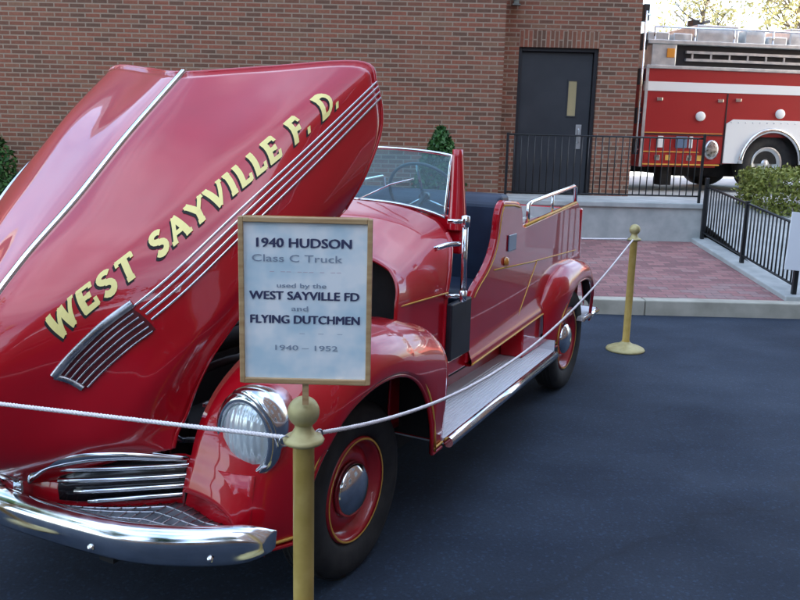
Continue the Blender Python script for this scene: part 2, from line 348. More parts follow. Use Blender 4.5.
# ------------------------------------------------------------------ the ground and the site
def sheet(name, pts, m, kind='structure'):
    o = MB().add(pts, [tuple(range(len(pts)))], 0, False).build(name, m); o['kind'] = kind; return o
sheet('ground', [(-400, -400, -.02), (400, -400, -.02), (400, 700, -.02), (-400, 700, -.02)], 'ground')
sheet('parking_lot', [(-30, -30, 0), (30, -30, 0), (30, 8.12, 0), (-30, 8.12, 0)], 'asphalt')
kb = MB()
x = -14.
while x < 13.9:
    kb.box((x, 8.0, -.05), (x + 2.34, 8.16, .15)); x += 2.346
tag(kb.build('kerb', 'kerb', bevel=.012), kind='structure')
# brick patio rising to the landing
tag(MB().add([(-1.2, 8.16, .146), (3.86, 8.16, .146), (3.86, 11.02, .36), (-1.2, 11.02, .36)], [(0, 1, 2, 3)], 0, False).build('patio', 'paver'), kind='structure')
tag(MB().add([(-14, 8.16, .14), (-1.2, 8.16, .14), (-1.2, 11.6, .2), (-14, 11.6, .2)], [(0, 1, 2, 3)], 0, False).build('planting_bed', 'soil'), kind='structure')
e = MB()
e.prism([(8.16, -.05), (11.04, -.05), (11.04, .415), (8.16, .195)], 3.86, 4.10, 'yz')
tag(e.build('patio_edging', 'concrete', bevel=.012), kind='structure')
tag(MB().box((1.0, 11.0, -.05), (4.0, 12.0, .80)).build('door_landing', 'concrete', bevel=.01), kind='structure')
tag(MB().box((.985, 10.96, .80), (4.03, 12.0, .87)).build('landing_slab', 'concrete', bevel=.012), kind='structure')
dp = [(8.16, .14), (9.2, .22), (10.6, .48), (12.2, .72), (13.4, .8), (24, .8), (70, .8)]
d = MB().grid([[Vector((4.10, y, z)), Vector((30, y, z))] for y, z in dp], smooth=False)
d.grid([[Vector((3.3, y, z)), Vector((4.10, y, z))] for y, z in ((12.0, .70), (12.2, .72), (13.4, .8), (24, .8), (70, .8))], smooth=False)
tag(d.build('driveway', 'concrete'), kind='structure')

# brick hall
hall = empty('brick_hall', (-5, 11.5, 0), label='brick hall with dark steel door behind the open red fire truck', cat='building')
def at(o, parent):      # world coordinates to parent's frame
    o.parent = parent; o.matrix_parent_inverse = parent.matrix_world.inverted(); return o
bpy.context.view_layer.update()
HX = 1.31
q = MB(); q.box((-16, 11.5, -.05), (HX, 12.0, 7.2)); o = q.build('front_wall', 'brick'); o.parent = hall; o.location = (5, -11.5, 0)
def hp(mb, name, mt, par=hall, **kw):
    o = mb.build(name, mt, **kw); o.parent = par
    if par is hall: o.location = (5, -11.5, 0)
    return o
DX0, DX1, DZ0, DZ1 = 1.57, 2.685, .87, 2.90
q = MB(); q.box((HX - .3, 12.0, -.05), (DX0, 12.35, 7.2)); q.box((DX1, 12.0, -.05), (3.24, 12.35, 7.2)); q.box((DX0, 12.0, 3.125), (DX1, 12.35, 7.2)); q.box((3.0, 12.35, -.05), (3.24, 24, 7.2))
q.box((-16, 23.7, -.05), (3.0, 24, 7.2)); q.box((-16, 12.0, -.05), (-15.7, 23.7, 7.2))
hp(q, 'entrance_wall', 'brick')
hp(MB().box((DX0 , 11.997, DZ1), (DX1, 12.35, 3.125)), 'brick_lintel', 'soldier')
hp(MB().box((-16.2, 11.3, 7.2), (HX + .1, 12.0, 7.4)).box((-16.2, 12.0, 7.2), (3.4, 24.2, 7.4)), 'roof_coping', 'concrete')
q = MB(); t_ = .05
q.box((DX0, 12.05, DZ0), (DX0 + t_, 12.2, DZ1)); q.box((DX1 - t_, 12.05, DZ0), (DX1, 12.2, DZ1)); q.box((DX0 + t_, 12.05, DZ1 - t_), (DX1 - t_, 12.2, DZ1))
hp(q, 'door_frame', 'frame_dark', bevel=.004)
dr = hp(MB().box((DX0 + .055, 12.12, DZ0 + .01), (DX1 - .055, 12.165, DZ1 - .055)), 'door', 'door', bevel=.003)
def dpart(mb, name, mt, **kw):
    o = mb.build(name, mt, **kw); o.parent = dr; return o
dpart(MB().box((2.31, 12.112, 1.98), (2.425, 12.125, 2.46)), 'vision_panel', 'vision')
q = MB(); 
for a, b_ in (((2.295, 12.105, 1.965), (2.31, 12.13, 2.475)), ((2.425, 12.105, 1.965), (2.44, 12.13, 2.475)), ((2.31, 12.105, 1.965), (2.425, 12.13, 1.98)), ((2.31, 12.105, 2.46), (2.425, 12.13, 2.475))): q.box(a, b_)
dpart(q, 'vision_frame', 'door')
q = MB(); q.box((2.45, 12.108, 1.52), (2.53, 12.12, 1.86)); q.tube([(2.49, 12.11, 1.6), (2.49, 12.06, 1.62), (2.49, 12.06, 1.78), (2.49, 12.11, 1.8)], .01)
dpart(q, 'pull_handle', 'steel', bevel=.002)
q = MB(); q.box((0, 0, 0), (.12, .12, .02)); q.box((.02, .02, .02), (.1, .1, .2)); q.box((-.01, -.01, .2), (.13, .13, .22)); q.box((.04, .06, .05), (.08, .2, .1))
wl = q.build('wall_lantern', 'black_gloss', bevel=.004); wl.location = (1.42, 11.81, 3.42)
tag(wl, 'small black lantern on the brick above the left edge of the door', 'wall lamp')

# unseen building added right of the viewer to shade the lot and hall
nb = empty('unseen_shade_building', (8.3, -4, 0), label='unseen tall brick block added right of the viewer to shade the parking lot', cat='building')
o = MB().box((8.3, -22, 0), (18, 9.05, 20)).build('wall', 'brick'); o.parent = nb; o.location = (-8.3, 4, 0)
for k in range(6):
    for l in range(5):
        y0 = -19 + k * 4.6
        wv_ = MB().box((8.22, y0, 1.4 + l * 3.9), (8.3, y0 + 1.5, 3.3 + l * 3.9)).build('window', 'window_dark'); wv_.parent = nb; wv_.location = (-8.3, 4, 0)
        q = MB()
        for a, b_ in (((8.2, y0 - .08, 1.32 + l * 3.9), (8.3, y0, 3.38 + l * 3.9)), ((8.2, y0 + 1.5, 1.32 + l * 3.9), (8.3, y0 + 1.58, 3.38 + l * 3.9)), ((8.2, y0, 3.3 + l * 3.9), (8.3, y0 + 1.5, 3.38 + l * 3.9)), ((8.2, y0, 1.32 + l * 3.9), (8.3, y0 + 1.5, 1.4 + l * 3.9)), ((8.21, y0 + .72, 1.4 + l * 3.9), (8.23, y0 + .78, 3.3 + l * 3.9))): q.box(a, b_)
        q.build('window_frame', 'white', wv_)
o = MB().box((8.1, -22.2, 20), (18.2, 9.1, 20.25)).build('roof', 'concrete'); o.parent = nb; o.location = (-8.3, 4, 0)

# ------------------------------------------------------------------ iron fences
def fence(name, P0, P1, h, label, gap=.088, posts=(), k=1.):
    P0, P1 = Vector(P0), Vector(P1); d = P1 - P0; L = Vector((d.x, d.y, 0)).length
    r = empty(name, P0, label=label, cat='fence', group='black iron fences by the landing')
    rel = lambda t, z: Vector((d.x * t, d.y * t, d.z * t + z))
    q = MB()
    for z in (.09, h):
        a, b_ = rel(0, z), rel(1, z); q.tube([a, b_], .015 * k, 4)
    q.build('rail', 'iron', r)
    n = int(L / gap); q = MB(); k0 = k
    for i in range(1, n):
        t = i / n
        q.tube([rel(t, .09), rel(t, h)], .0105 * k0, 4)
    q.build('balusters', 'iron', r)
    for t, z0, z1 in posts:
        MB().box((-.022 * k0, -.022 * k0, z0), (.022 * k0, .022 * k0, z1), T=Matrix.Translation(rel(t, 0))).build('post', 'iron', r, bevel=.004)
    return r
fence('iron_fence', (1.36, 11.06, .87), (3.93, 11.06, .87), .84, 'black iron railing along the landing edge in front of the dark door', posts=((.0, 0, .86), (1., 0, .9)), k=.75)
fence('iron_fence', (3.98, 10.95, .41), (3.98, 8.25, .2), .69, 'black iron fence running along the concrete edging of the brick patio', gap=.09, posts=((0, 0, .80), (.5, 0, .72), (1., 0, .72)))

# white board on the fence at the right edge of the frame
q = MB(); T = Matrix.Translation((3.72, 7.95, .50)) @ Matrix.Rotation(R(-8), 4, 'X') @ Matrix.Rotation(R(5), 4, 'Y')
q.box((0, 0, 0), (.45, .018, .56), T=T)
tag(q.build('notice_board', 'white', bevel=.003), 'blank white board leaning at the near end of the iron fence', 'sign')

# ------------------------------------------------------------------ plants
def leaves(pts, size, seed, flat=.3):
    rn = random.Random(seed); q = MB()
    for p, nrm in pts:
        a = Vector((rn.gauss(0, 1), rn.gauss(0, 1), rn.gauss(0, 1))); a.normalize()
        n_ = (Vector(nrm) * (1 - flat) + a * 1.0).normalized(); t = n_.cross(Vector((rn.gauss(0, 1), rn.gauss(0, 1), rn.gauss(0, 1)))).normalized(); b_ = n_.cross(t)
        s_ = size * rn.uniform(.6, 1.3)
        p = Vector(p)
        q.add([p - t * s_, p + b_ * s_ * .45, p + t * s_, p - b_ * s_ * .45], [(0, 1, 2, 3)], 0, False)
    return q
def conical_shrub(loc, h, r, label, seed):
    root = empty('evergreen_shrub', loc, label=label, cat='shrub', group='evergreen shrubs against the brick wall')
    rn = random.Random(seed); pts = []
    for k in range(4200):
        t = rn.random() ** .8; a = rn.uniform(0, 2 * math.pi)
        prof = math.sin(math.pi * min(1, (t * .88 + .12))) ** .6 * (1 - .35 * t)
        bulge = 1 + .25 * noise.noise(Vector((math.cos(a) * 2, math.sin(a) * 2, t * 6 + seed)))
        rad = r * prof * bulge * rn.uniform(.62, 1.02)
        pts.append(((rad * math.cos(a), rad * math.sin(a), .08 + t * h * rn.uniform(.97, 1.03)), (math.cos(a), math.sin(a), .5)))
    leaves(pts, .045, seed).build('foliage', 'ever', root)
    MB().tube([(0, 0, -.03), (0, 0, h * .5), (.01, 0, h * .9)], [.04, .03, .01], 8).build('stem', 'bark', root)
conical_shrub((.47, 10.75, .17), 1.50, .40, 'pointed green evergreen shrub seen above the fire truck windshield', 3)
conical_shrub((-5.5, 10.8, .17), 1.62, .58, 'dark evergreen shrub at the left edge beside the raised hood', 5)

# hedge
root = empty('clipped_hedge', (5.2, 11.9, .58), label='clipped green hedge behind the iron fence, in front of the parked fire engine', cat='hedge')
rn = random.Random(11); pts = []
for k in range(17000):
    u, v, wz = rn.uniform(0, 3.6), rn.uniform(0, 1), rn.uniform(0, 1)
    face = rn.random()
    if face < .45: p, nn = (u, -.06 + rn.gauss(0, .05), wz * .66), (0, -1, .2)
    elif face < .85: p, nn = (u, v * .9, .66 + rn.gauss(0, .04) + .03 * noise.noise(Vector((u * 3, v * 3, 0)))), (0, 0, 1)
    elif face < .95: p, nn = (-.04 + rn.gauss(0, .05), v * .9, wz * .66), (-1, 0, .2)
    else: p, nn = (u, .9, wz * .66), (0, 1, .2)
    p = Vector(p) + Vector((0, .06 * noise.noise(Vector((p[0] * 2, p[2] * 3, 4))), .04 * noise.noise(Vector((p[0] * 2.3, p[1] * 2, 9)))))
    pts.append((p, nn))
leaves(pts, .036, 12).build('foliage', 'hedge', root)
for k in range(9):
    q = MB(); q.tube([(.25 + k * .4, .4, -.1), (.25 + k * .4 + rn.uniform(-.1, .1), .4, .5)], [.025, .012], 6)
    q.build('stem', 'bark', root)

def tree(loc, h, label, seed, cr_=2.6, dens=2600, lm='spring', ls=.11, grp='pale trees beyond the fire engine'):
    root = empty('tree', loc, label=label, cat='tree', group=grp)
    rn = random.Random(seed); q = MB(); tips = []
    q.tube(smooth_line([(0, 0, -.3), (.08, 0, h * .25), (-.05, .1, h * .5), (.1, 0, h * .85)], 10), [.17 - .015 * i for i in range(10)], 8)
    for k in range(16):
        z = h * rn.uniform(.38, .85); a = rn.uniform(0, 6.28); l = cr_ * rn.uniform(.6, 1.) * (1.2 - z / h * .6)
        e_ = Vector((math.cos(a) * l, math.sin(a) * l, z + l * .65)); s_ = Vector((0, 0, z))
        q.tube(smooth_line([s_, s_.lerp(e_, .5) + Vector((0, 0, -.15)), e_], 5), [.07, .055, .04, .025, .012], 6)
        for j in range(4):
            t = rn.uniform(.45, 1); b_ = s_.lerp(e_, t); c_ = b_ + Vector((rn.gauss(0, .6), rn.gauss(0, .6), rn.uniform(.2, .9))); q.tube([b_, c_], [.025, .008], 5); tips.append(c_)
        tips.append(e_)
    q.build('trunk', 'bark', root)
    pts = []
    for k in range(dens):
        c_ = rn.choice(tips); p = c_ + Vector((rn.gauss(0, .42), rn.gauss(0, .42), rn.gauss(0, .32))); pts.append((p, (p - c_).normalized()))
    leaves(pts, ls, seed).build('crown', lm, root)
tree((16.2, 36, .8), 9.5, 'pale tree whose bare trunk shows above the fire engine near the right edge', 21)
tree((13.6, 40, .8), 8.2, 'pale yellow tree above the fire engine roof, left of the bare trunk', 22, 2.4, 1500)
tree((20.5, 38, .8), 10, 'pale tree farthest right behind the fire engine', 23)

# unseen trees and building added to block low sky and darken the paint's reflections
def sky_block_tree(loc, h, label, seed):
    tree(loc, h, label, seed, 3.2, 3400, 'ever', .26, 'unseen trees added to block low sky')
sky_block_tree((-5.5, -9, 0), 9.5, 'unseen leafy tree added behind the viewer to the left to block low sky', 41)
sky_block_tree((1.5, -11, 0), 10.5, 'unseen leafy tree added behind the viewer in the middle to block low sky', 42)
sky_block_tree((-13, 1.5, 0), 9, 'unseen leafy tree added at the left side of the parking lot to block low sky', 43)
sky_block_tree((-11.5, -5, 0), 10, 'unseen leafy tree added at the left rear corner of the parking lot to block low sky', 44)
bb = empty('sky_block_building', (-6, -17, 0), label='unseen low brick block added behind the viewer to block low sky', cat='building')  # added out of view; keeps bright low sky out of the reflections
MB().box((-16, -5, 0), (13.5, 0, 6.5)).build('wall', 'brick', bb); MB().box((-16.2, -5.2, 6.5), (13.7, .2, 6.8)).build('roof', 'concrete', bb)
for k in range(5):
    wv_ = MB().box((-14 + k * 5.4, 0, 1.2), (-12.4 + k * 5.4, .04, 3.2)).build('window', 'window_dark', bb)
    q = MB(); x_ = -14 + k * 5.4
    q.box((x_ - .08, 0, 1.12), (x_, .08, 3.28)); q.box((x_ + 1.6, 0, 1.12), (x_ + 1.68, .08, 3.28)); q.box((x_, 0, 3.2), (x_ + 1.6, .08, 3.28)); q.box((x_, 0, 1.12), (x_ + 1.6, .08, 1.2)); q.build('window_frame', 'white', wv_)

# ------------------------------------------------------------------ stanchions, rope and sign
def stanchion(loc, label):
    r = empty('rope_stanchion', loc, label=label, cat='stanchion', group='brass stanchions round the fire truck')
    MB().lathe([(.001, .0), (.155, 0), (.158, .008), (.15, .02), (.12, .034), (.07, .05), (.045, .062), (.034, .075)], n=40).build('base', 'cast', r)
    MB().lathe([(.034, .07), (.029, .09), (.029, .91), (.034, .915)], n=32).build('tube', 'brass', r)
    MB().lathe([(.029, .905), (.04, .908), (.054, .915), (.056, .922), (.05, .93), (.036, .934), (.03, .945), (.024, .955), (.024, .97)], n=32).build('collar', 'cast', r)
    MB().lathe([(.001, .96)] + [(.043 * math.sin(R(a)), 1.0 - .043 * math.cos(R(a))) for a in range(25, 180, 10)] + [(.0005, 1.043)], n=32).build('ball_finial', 'cast', r)
    for a in (45, 200):
        c_ = Vector((.052 * math.cos(R(a)), .052 * math.sin(R(a)), .922)); MB().tube([c_ + Vector((.014 * math.cos(R(a)) * math.cos(k * math.pi / 6), .014 * math.sin(R(a)) * math.cos(k * math.pi / 6), .014 * math.sin(k * math.pi / 6))) for k in range(12)], .003, 6, closed=True).build('rope_ring', 'dull_chrome', r)
    return r
SL = Vector((-.2510, 2.115, 0)); SR = Vector((1.8697, 6.6367, 0)); S3 = Vector((-1.15, 7.0, 0)); S4 = Vector((-1.8, 2.38, 0))
stanchion(SL, 'brass stanchion nearest the viewer, carrying the framed sign')
stanchion(SR, 'brass stanchion standing alone on the asphalt behind the fire truck tail')
stanchion(S3, 'brass stanchion hidden on the far side of the fire truck')
stanchion(S4, 'brass stanchion beyond the left edge, holding the rope before the bumper')
def rope(A, B, sag, label, skew=0.):
    A, B = Vector(A), Vector(B); d = (B - A); dd = Vector((d.x, d.y, 0)).normalized(); A = A + dd * .045; B = B - dd * .045
    L = (B - A).length; n = int(L / .006); cp = []
    for k in range(n + 1):
        t = k / n; p = A.lerp(B, t); p.z -= sag * 4 * t * (1 - t) * (1 + skew * (.5 - t) * 2); cp.append(p)
    q = MB(); side = Vector((-dd.y, dd.x, 0)); up = Vector((0, 0, 1))
    for s_ in range(3):
        q.tube([p + (side * math.cos(i * .006 / .03 * 2 * math.pi + s_ * 2.094) + up * math.sin(i * .006 / .03 * 2 * math.pi + s_ * 2.094)) * .0034 for i, p in enumerate(cp)], .0038, 5)
    o = q.build('barrier_rope', 'white_rope'); tag(o, label, 'rope', 'white ropes between the stanchions')
rope(SL + Vector((0, 0, .922)), SR + Vector((0, 0, .922)), .24, 'white twisted rope sagging from the near stanchion past the running board', .32)
rope(S4 + Vector((0, 0, .965)), SL + Vector((0, 0, .922)), .0, 'white twisted rope crossing the lowered nose of the hood to the near stanchion')
rope(SR + Vector((0, 0, .922)), S3 + Vector((0, 0, .922)), .03, 'white rope running level behind the fire truck from the far stanchion')

# framed sign on the near stanchion
CX, CY = -.2525, 2.068
sg = empty('framed_sign', (CX + .012, CY, 1.096), label='wood framed paper sign on the ball of the nearest stanchion', cat='sign')
SW, SH = .337, .43
q = MB(); fw_ = .013
q.box((-SW / 2, -.012, 0), (-SW / 2 + fw_, .012, SH)); q.box((SW / 2 - fw_, -.012, 0), (SW / 2, .012, SH)); q.box((-SW / 2 + fw_, -.012, 0), (SW / 2 - fw_, .012, fw_)); q.box((-SW / 2 + fw_, -.012, SH - fw_), (SW / 2 - fw_, .012, SH))
q.build('frame', 'wood', sg, bevel=.002)
pp = MB().box((-SW / 2 + fw_, -.004, fw_), (SW / 2 - fw_, .006, SH - fw_)).build('paper', 'paper', sg)
MB().box((-.008, -.003, -.06), (.008, .004, .001)).build('stick', 'wood', sg)
def text(s_, x, z, h, mt, par, w_=None, bold=.0, name='lettering', y=-.0055):
    cu = bpy.data.curves.new('t', 'FONT'); cu.body = s_; cu.size = 1; cu.align_x = 'CENTER'; cu.offset = 0; cu.resolution_u = 3
    to = bpy.data.objects.new('t', cu); col.objects.link(to); bpy.context.view_layer.update()
    me = bpy.data.meshes.new_from_object(to); bpy.data.objects.remove(to)
    xs = [v.co.x for v in me.vertices]; ys = [v.co.y for v in me.vertices]
    kx = (w_ / (max(xs) - min(xs))) if w_ else h / .73; kz = h / .73
    for v in me.vertices: v.co = Vector((x + v.co.x * kx, y, z + v.co.y * kz))
    me.materials.append(M[mt]); me.name = name
    if bold:
        vs = [tuple(v.co) for v in me.vertices]; fs = [tuple(p.vertices) for p in me.polygons]; n0 = len(vs); V = []; Fs = []
        for k, sh in enumerate((-bold * .045, 0, bold * .045)):
            V += [(a + sh, b_ - .00012 * k, c_ + sh * .4) for a, b_, c_ in vs]; Fs += [tuple(i + n0 * k for i in f_) for f_ in fs]
        me = bpy.data.meshes.new(name); me.from_pydata(V, [], Fs); me.materials.append(M[mt])
    o = bpy.data.objects.new(name, me); col.objects.link(o); o.parent = par
    return o
text('1940 HUDSON', -.006, .355, .024, 'ink', pp, .238, .03)
text('Class C Truck', -.022, .318, .019, 'grey_ink', pp, .228, .006)
text('- -- --- - --', 0, .29, .008, 'pink_ink', pp, .18)
text('used by the', -.01, .252, .012, 'grey_ink', pp, .125, .01)
text('WEST SAYVILLE FD', -.002, .221, .022, 'ink', pp, .278, .03)
text('and', -.014, .192, .013, 'grey_ink', pp, .042, .012)
text('FLYING DUTCHMEN', -.001, .159, .022, 'ink', pp, .278, .03)
text('-  -  -', .04, .13, .008, 'grey_ink', pp, .11)
text('1940 – 1952', 0, .088, .014, 'grey_ink', pp, .16, .008)

# ------------------------------------------------------------------ the vintage fire truck (x forward, y to its left, z up)
CO = Vector((-.832, 3.400, 0)); CA = math.atan2(-.88539, -.46484)
car = empty('vintage_fire_truck', CO, CA, label='vintage open cab red fire truck with its lettered hood tipped open towards the viewer', cat='fire truck')
def mir(pts): return [Vector((p[0], -p[1], p[2])) for p in pts]

# ---- hood: closed-pose control net, tipped 36 degrees about a hinge in the nose
HXX, HZZ, HA = .88, .56, R(36)
def opn(p):
    dx, dz = p[0] - HXX, p[2] - HZZ
    return Vector((HXX + dx * math.cos(HA) + dz * math.sin(HA), p[1], HZZ - dx * math.sin(HA) + dz * math.cos(HA)))
NET = [  # rows: centre, mid, shoulder, stripe, belly, flare, lower edge; columns from the rear edge to the nose lip
 [(-.59, 0, 1.198), (-.20, 0, 1.178), (.12, 0, 1.148), (.42, 0, 1.132), (.66, 0, 1.09), (.86, 0, .98), (.945, 0, .77), (.89, 0, .56)],
 [(-.71, .31, 1.143), (-.30, .29, 1.145), (.04, .26, 1.125), (.36, .21, 1.108), (.61, .13, 1.075), (.82, .07, .97), (.92, .06, .77), (.865, .09, .565)],
 [(-.83, .64, 1.085), (-.41, .56, 1.105), (-.03, .45, 1.098), (.31, .35, 1.085), (.57, .22, 1.045), (.78, .13, .93), (.87, .13, .75), (.825, .18, .575)],
 [(-.785, .71, 1.02), (-.37, .645, 1.03), (.00, .58, 1.04), (.30, .485, 1.015), (.52, .35, .965), (.70, .235, .86), (.80, .22, .72), (.775, .27, .587)],
 [(-.69, .74, .90), (-.29, .695, .915), (.06, .64, .93), (.33, .555, .905), (.53, .44, .86), (.68, .345, .78), (.75, .315, .69), (.722, .355, .588)],
 [(-.50, .735, .82), (-.17, .69, .84), (.12, .635, .865), (.35, .575, .84), (.52, .495, .79), (.645, .425, .72), (.695, .40, .65), (.68, .425, .58)],
 [(-.36, .70, .765), (-.10, .655, .775), (.14, .605, .79), (.34, .55, .745), (.46, .51, .68), (.55, .49, .62), (.60, .48, .60), (.648, .475, .565)],
]
NETV = [[Vector(p) for p in r_] for r_ in NET]
def hood(u, v, side=1, h=0.):
    """u 0..7 rear to nose, v 0..6 centre to lower edge; open pose; h lifts along the normal"""
    def raw(u, v):
        def row(k):
            if k < 0: q_ = spline(NETV[-k], u); return Vector((q_.x, -q_.y, q_.z))
            if k > 6: return spline(NETV[6], u) * 2 - spline(NETV[5], u)
            return spline(NETV[k], u)
        i = min(max(int(math.floor(v)), 0), 5); t = v - i
        return cr(row(i - 1), row(i), row(i + 1), row(i + 2), t)
    p = raw(u, v)
    if h:
        e_ = .02; a = raw(min(u + e_, 7), v) - raw(max(u - e_, 0), v); b_ = raw(u, min(v + e_, 6)) - raw(u, max(v - e_, 0))
        n_ = a.cross(b_); n_.normalize()
        p = p + n_ * (h + .0062)
    p = opn(p)
    return Vector((p.x, p.y * side, p.z))
q = MB(); NU, NV = 56, 40
q.grid([[hood(7 * i / NU, 6 * abs(j) / NV, 1 if j >= 0 else -1) for j in range(-NV, NV + 1)] for i in range(NU + 1)])
hd = q.build('hood', 'red', car, solid=.012, offs=0)
# rear and lower edge flange, rolled
for s_ in (1, -1):
    q = MB(); q.tube([hood(0, 6 * k / 40, s_) for k in range(41)], .009, 8); q.tube([hood(7 * k / 40 * .99, 6, s_) for k in range(41)], .008, 8)
    q.build('edge_roll', 'red', hd)
def ribbon(q, uv, wd, h=.004, side=1, thick=.004, mi=0, axis='v'):
    """a raised strip following the hood; wd is its width in metres"""
    P = []
    for k, (u, v) in enumerate(uv):
        p = hood(u, v, side, h); u2, v2 = uv[min(k + 1, len(uv) - 1)]; u0, v0 = uv[max(k - 1, 0)]
        t = (hood(u2, v2, side, h) - hood(u0, v0, side, h)).normalized()
        n_ = (hood(u, v, side, .02) - hood(u, v, side, 0)).normalized(); b_ = n_.cross(t).normalized()
        base = hood(u, v, side, 0)
        P.append([base - b_ * wd * .5 - n_ * .003, p - b_ * wd * .5, p - b_ * wd * .3 + n_ * thick * .5, p + b_ * wd * .3 + n_ * thick * .5, p + b_ * wd * .5, base + b_ * wd * .5 - n_ * .003])
    q.grid(P, mi)
q = MB(); ribbon(q, [(7 * k / 80 * .97, 0.) for k in range(81)], .024, .007, thick=.010); q.build('centre_trim', 'chrome', hd)
for s_ in (1, -1):
    q = MB()
    for dv in (0, .14, .28, .42):
        ribbon(q, [(3.52 * k / 50, 2.95 - .03 * k / 50 + dv * (1 + .1 * k / 50)) for k in range(51)], .007, .004, s_, .004)
    q.build('side_trim', 'chrome', hd)
    # louvre panel low on the hood side
    lv = lambda t: 2.88 - .20 * t
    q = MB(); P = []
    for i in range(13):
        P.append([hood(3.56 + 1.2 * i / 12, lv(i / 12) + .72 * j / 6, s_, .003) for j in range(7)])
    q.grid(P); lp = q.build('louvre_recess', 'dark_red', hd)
    q = MB(); ribbon(q, [(3.50 + 1.22 * k / 16, lv(k / 16) - .02) for k in range(17)], .026, .009, s_, .008)
    ribbon(q, [(4.72 + .08 * k / 8, 2.66 + .66 * k / 8) for k in range(9)], .018, .008, s_, .006)
    q.build('louvre_cap', 'dull_chrome', lp)
    q = MB()
    for dv in (.16, .30, .44, .58, .71): ribbon(q, [(3.60 + 1.14 * k / 14, lv(k / 14) + dv) for k in range(15)], .0055, .006, s_, .004)
    q.build('louvre_bars', 'dull_chrome', lp)

# ---- hood lettering, stroked block letters with serifs, laid on the surface
def arc(cx, cy, rx, ry, a0, a1, n=8): return [(cx + rx * math.cos(R(a0 + (a1 - a0) * k / n)), cy + ry * math.sin(R(a0 + (a1 - a0) * k / n))) for k in range(n + 1)]
GL = {
 'W': (1.2, [([(.0, 1), (.3, 0)], .22), ([(.3, .0), (.6, .95)], .12), ([(.6, .95), (.88, 0)], .22), ([(.88, 0), (1.16, 1)], .12), ([(-.1, .96), (.16, .96)], .09), ([(1.02, .96), (1.28, .96)], .09)]),
 'E': (.72, [([(.12, 0), (.12, 1)], .22), ([(.0, .06), (.72, .06)], .13), ([(.0, .94), (.68, .94)], .13), ([(.12, .5), (.5, .5)], .13), ([(.68, .0), (.68, .3)], .10), ([(.64, .74), (.64, 1.)], .10), ([(.5, .38), (.5, .62)], .08)]),
 'S': (.7, [(arc(.35, .74, .26, .2, 30, 270, 10) + arc(.35, .27, .27, .22, 90, -150, 10), .19)]),
 'T': (.8, [([(.4, 0), (.4, 1)], .22), ([(0, .93), (.8, .93)], .14), ([(.04, .74), (.04, .98)], .09), ([(.76, .74), (.76, .98)], .09), ([(.22, .05), (.58, .05)], .1)]),
 'A': (.9, [([(.05, 0), (.43, 1)], .12), ([(.43, 1), (.82, 0)], .23), ([(.2, .33), (.66, .33)], .11), ([(-.08, .05), (.2, .05)], .1), ([(.64, .05), (1., .05)], .1)]),
 'Y': (.86, [([(.04, 1), (.43, .45)], .22), ([(.84, 1), (.43, .45)], .12), ([(.43, .5), (.43, 0)], .22), ([(-.08, .95), (.2, .95)], .1), ([(.7, .95), (.96, .95)], .1), ([(.25, .05), (.61, .05)], .1)]),
 'V': (.86, [([(.04, 1), (.44, 0)], .22), ([(.44, 0), (.84, 1)], .12), ([(-.08, .95), (.2, .95)], .1), ([(.7, .95), (.96, .95)], .1)]),
 'I': (.36, [([(.18, 0), (.18, 1)], .23), ([(0, .05), (.36, .05)], .1), ([(0, .95), (.36, .95)], .1)]),
 'L': (.66, [([(.14, 0), (.14, 1)], .22), ([(0, .06), (.66, .06)], .13), ([(.62, 0), (.62, .3)], .1), ([(0, .95), (.3, .95)], .1)]),
 'F': (.7, [([(.14, 0), (.14, 1)], .22), ([(0, .94), (.68, .94)], .13), ([(.14, .5), (.5, .5)], .13), ([(.64, .72), (.64, 1.)], .1), ([(.5, .38), (.5, .62)], .08), ([(0, .05), (.3, .05)], .1)]),
 'D': (.82, [([(.14, 0), (.14, 1)], .22), ([(0, .94), (.4, .94)] + arc(.4, .5, .34, .44, 90, -90, 10) + [(0, .06)], .15)]),
 '.': (.2, [([(.0, .09), (.2, .09)], .2)]), ' ': (.42, []),
}
TXT = 'WEST SAYVILLE F. D.'; LS = .24
tw = sum(GL[c_][0] + LS for c_ in TXT) - LS
# baseline and cap line on the surface, (u, v) from the nose end to the rear end, walked by arc length
TBL = [(4.22, 2.35), (3.46, 2.41), (2.81, 2.48), (1.95, 2.56), (1.30, 2.61), (.55, 2.63)]
TCL = [(3.93, 1.70), (3.20, 1.80), (2.62, 1.92), (1.86, 1.99), (1.20, 1.99), (.45, 1.96)]
def walker(line):
    pts = [Vector((a, b_, 0)) for a, b_ in line]; N = 120; uv = [spline(pts, k * (len(pts) - 1) / N) for k in range(N + 1)]
    acc = [0.]
    for a, b_ in zip(uv, uv[1:]): acc.append(acc[-1] + (hood(b_.x, b_.y) - hood(a.x, a.y)).length)
    tab_u = [(l / acc[-1], p.x) for l, p in zip(acc, uv)]; tab_v = [(l / acc[-1], p.y) for l, p in zip(acc, uv)]
    def f_(t):
        if t < 0: k0 = (tab_u[1][1] - tab_u[0][1]) / tab_u[1][0]; return (tab_u[0][1] + k0 * t, tab_v[0][1])
        return (lin(t, tab_u), lin(t, tab_v))
    return f_
WB, WC = walker(TBL), walker(TCL)
def tmap(x, y, h):
    a = x / tw; b_, c_ = WB(a), WC(a)
    return hood(b_[0] + (c_[0] - b_[0]) * y, b_[1] + (c_[1] - b_[1]) * y, 1, h)
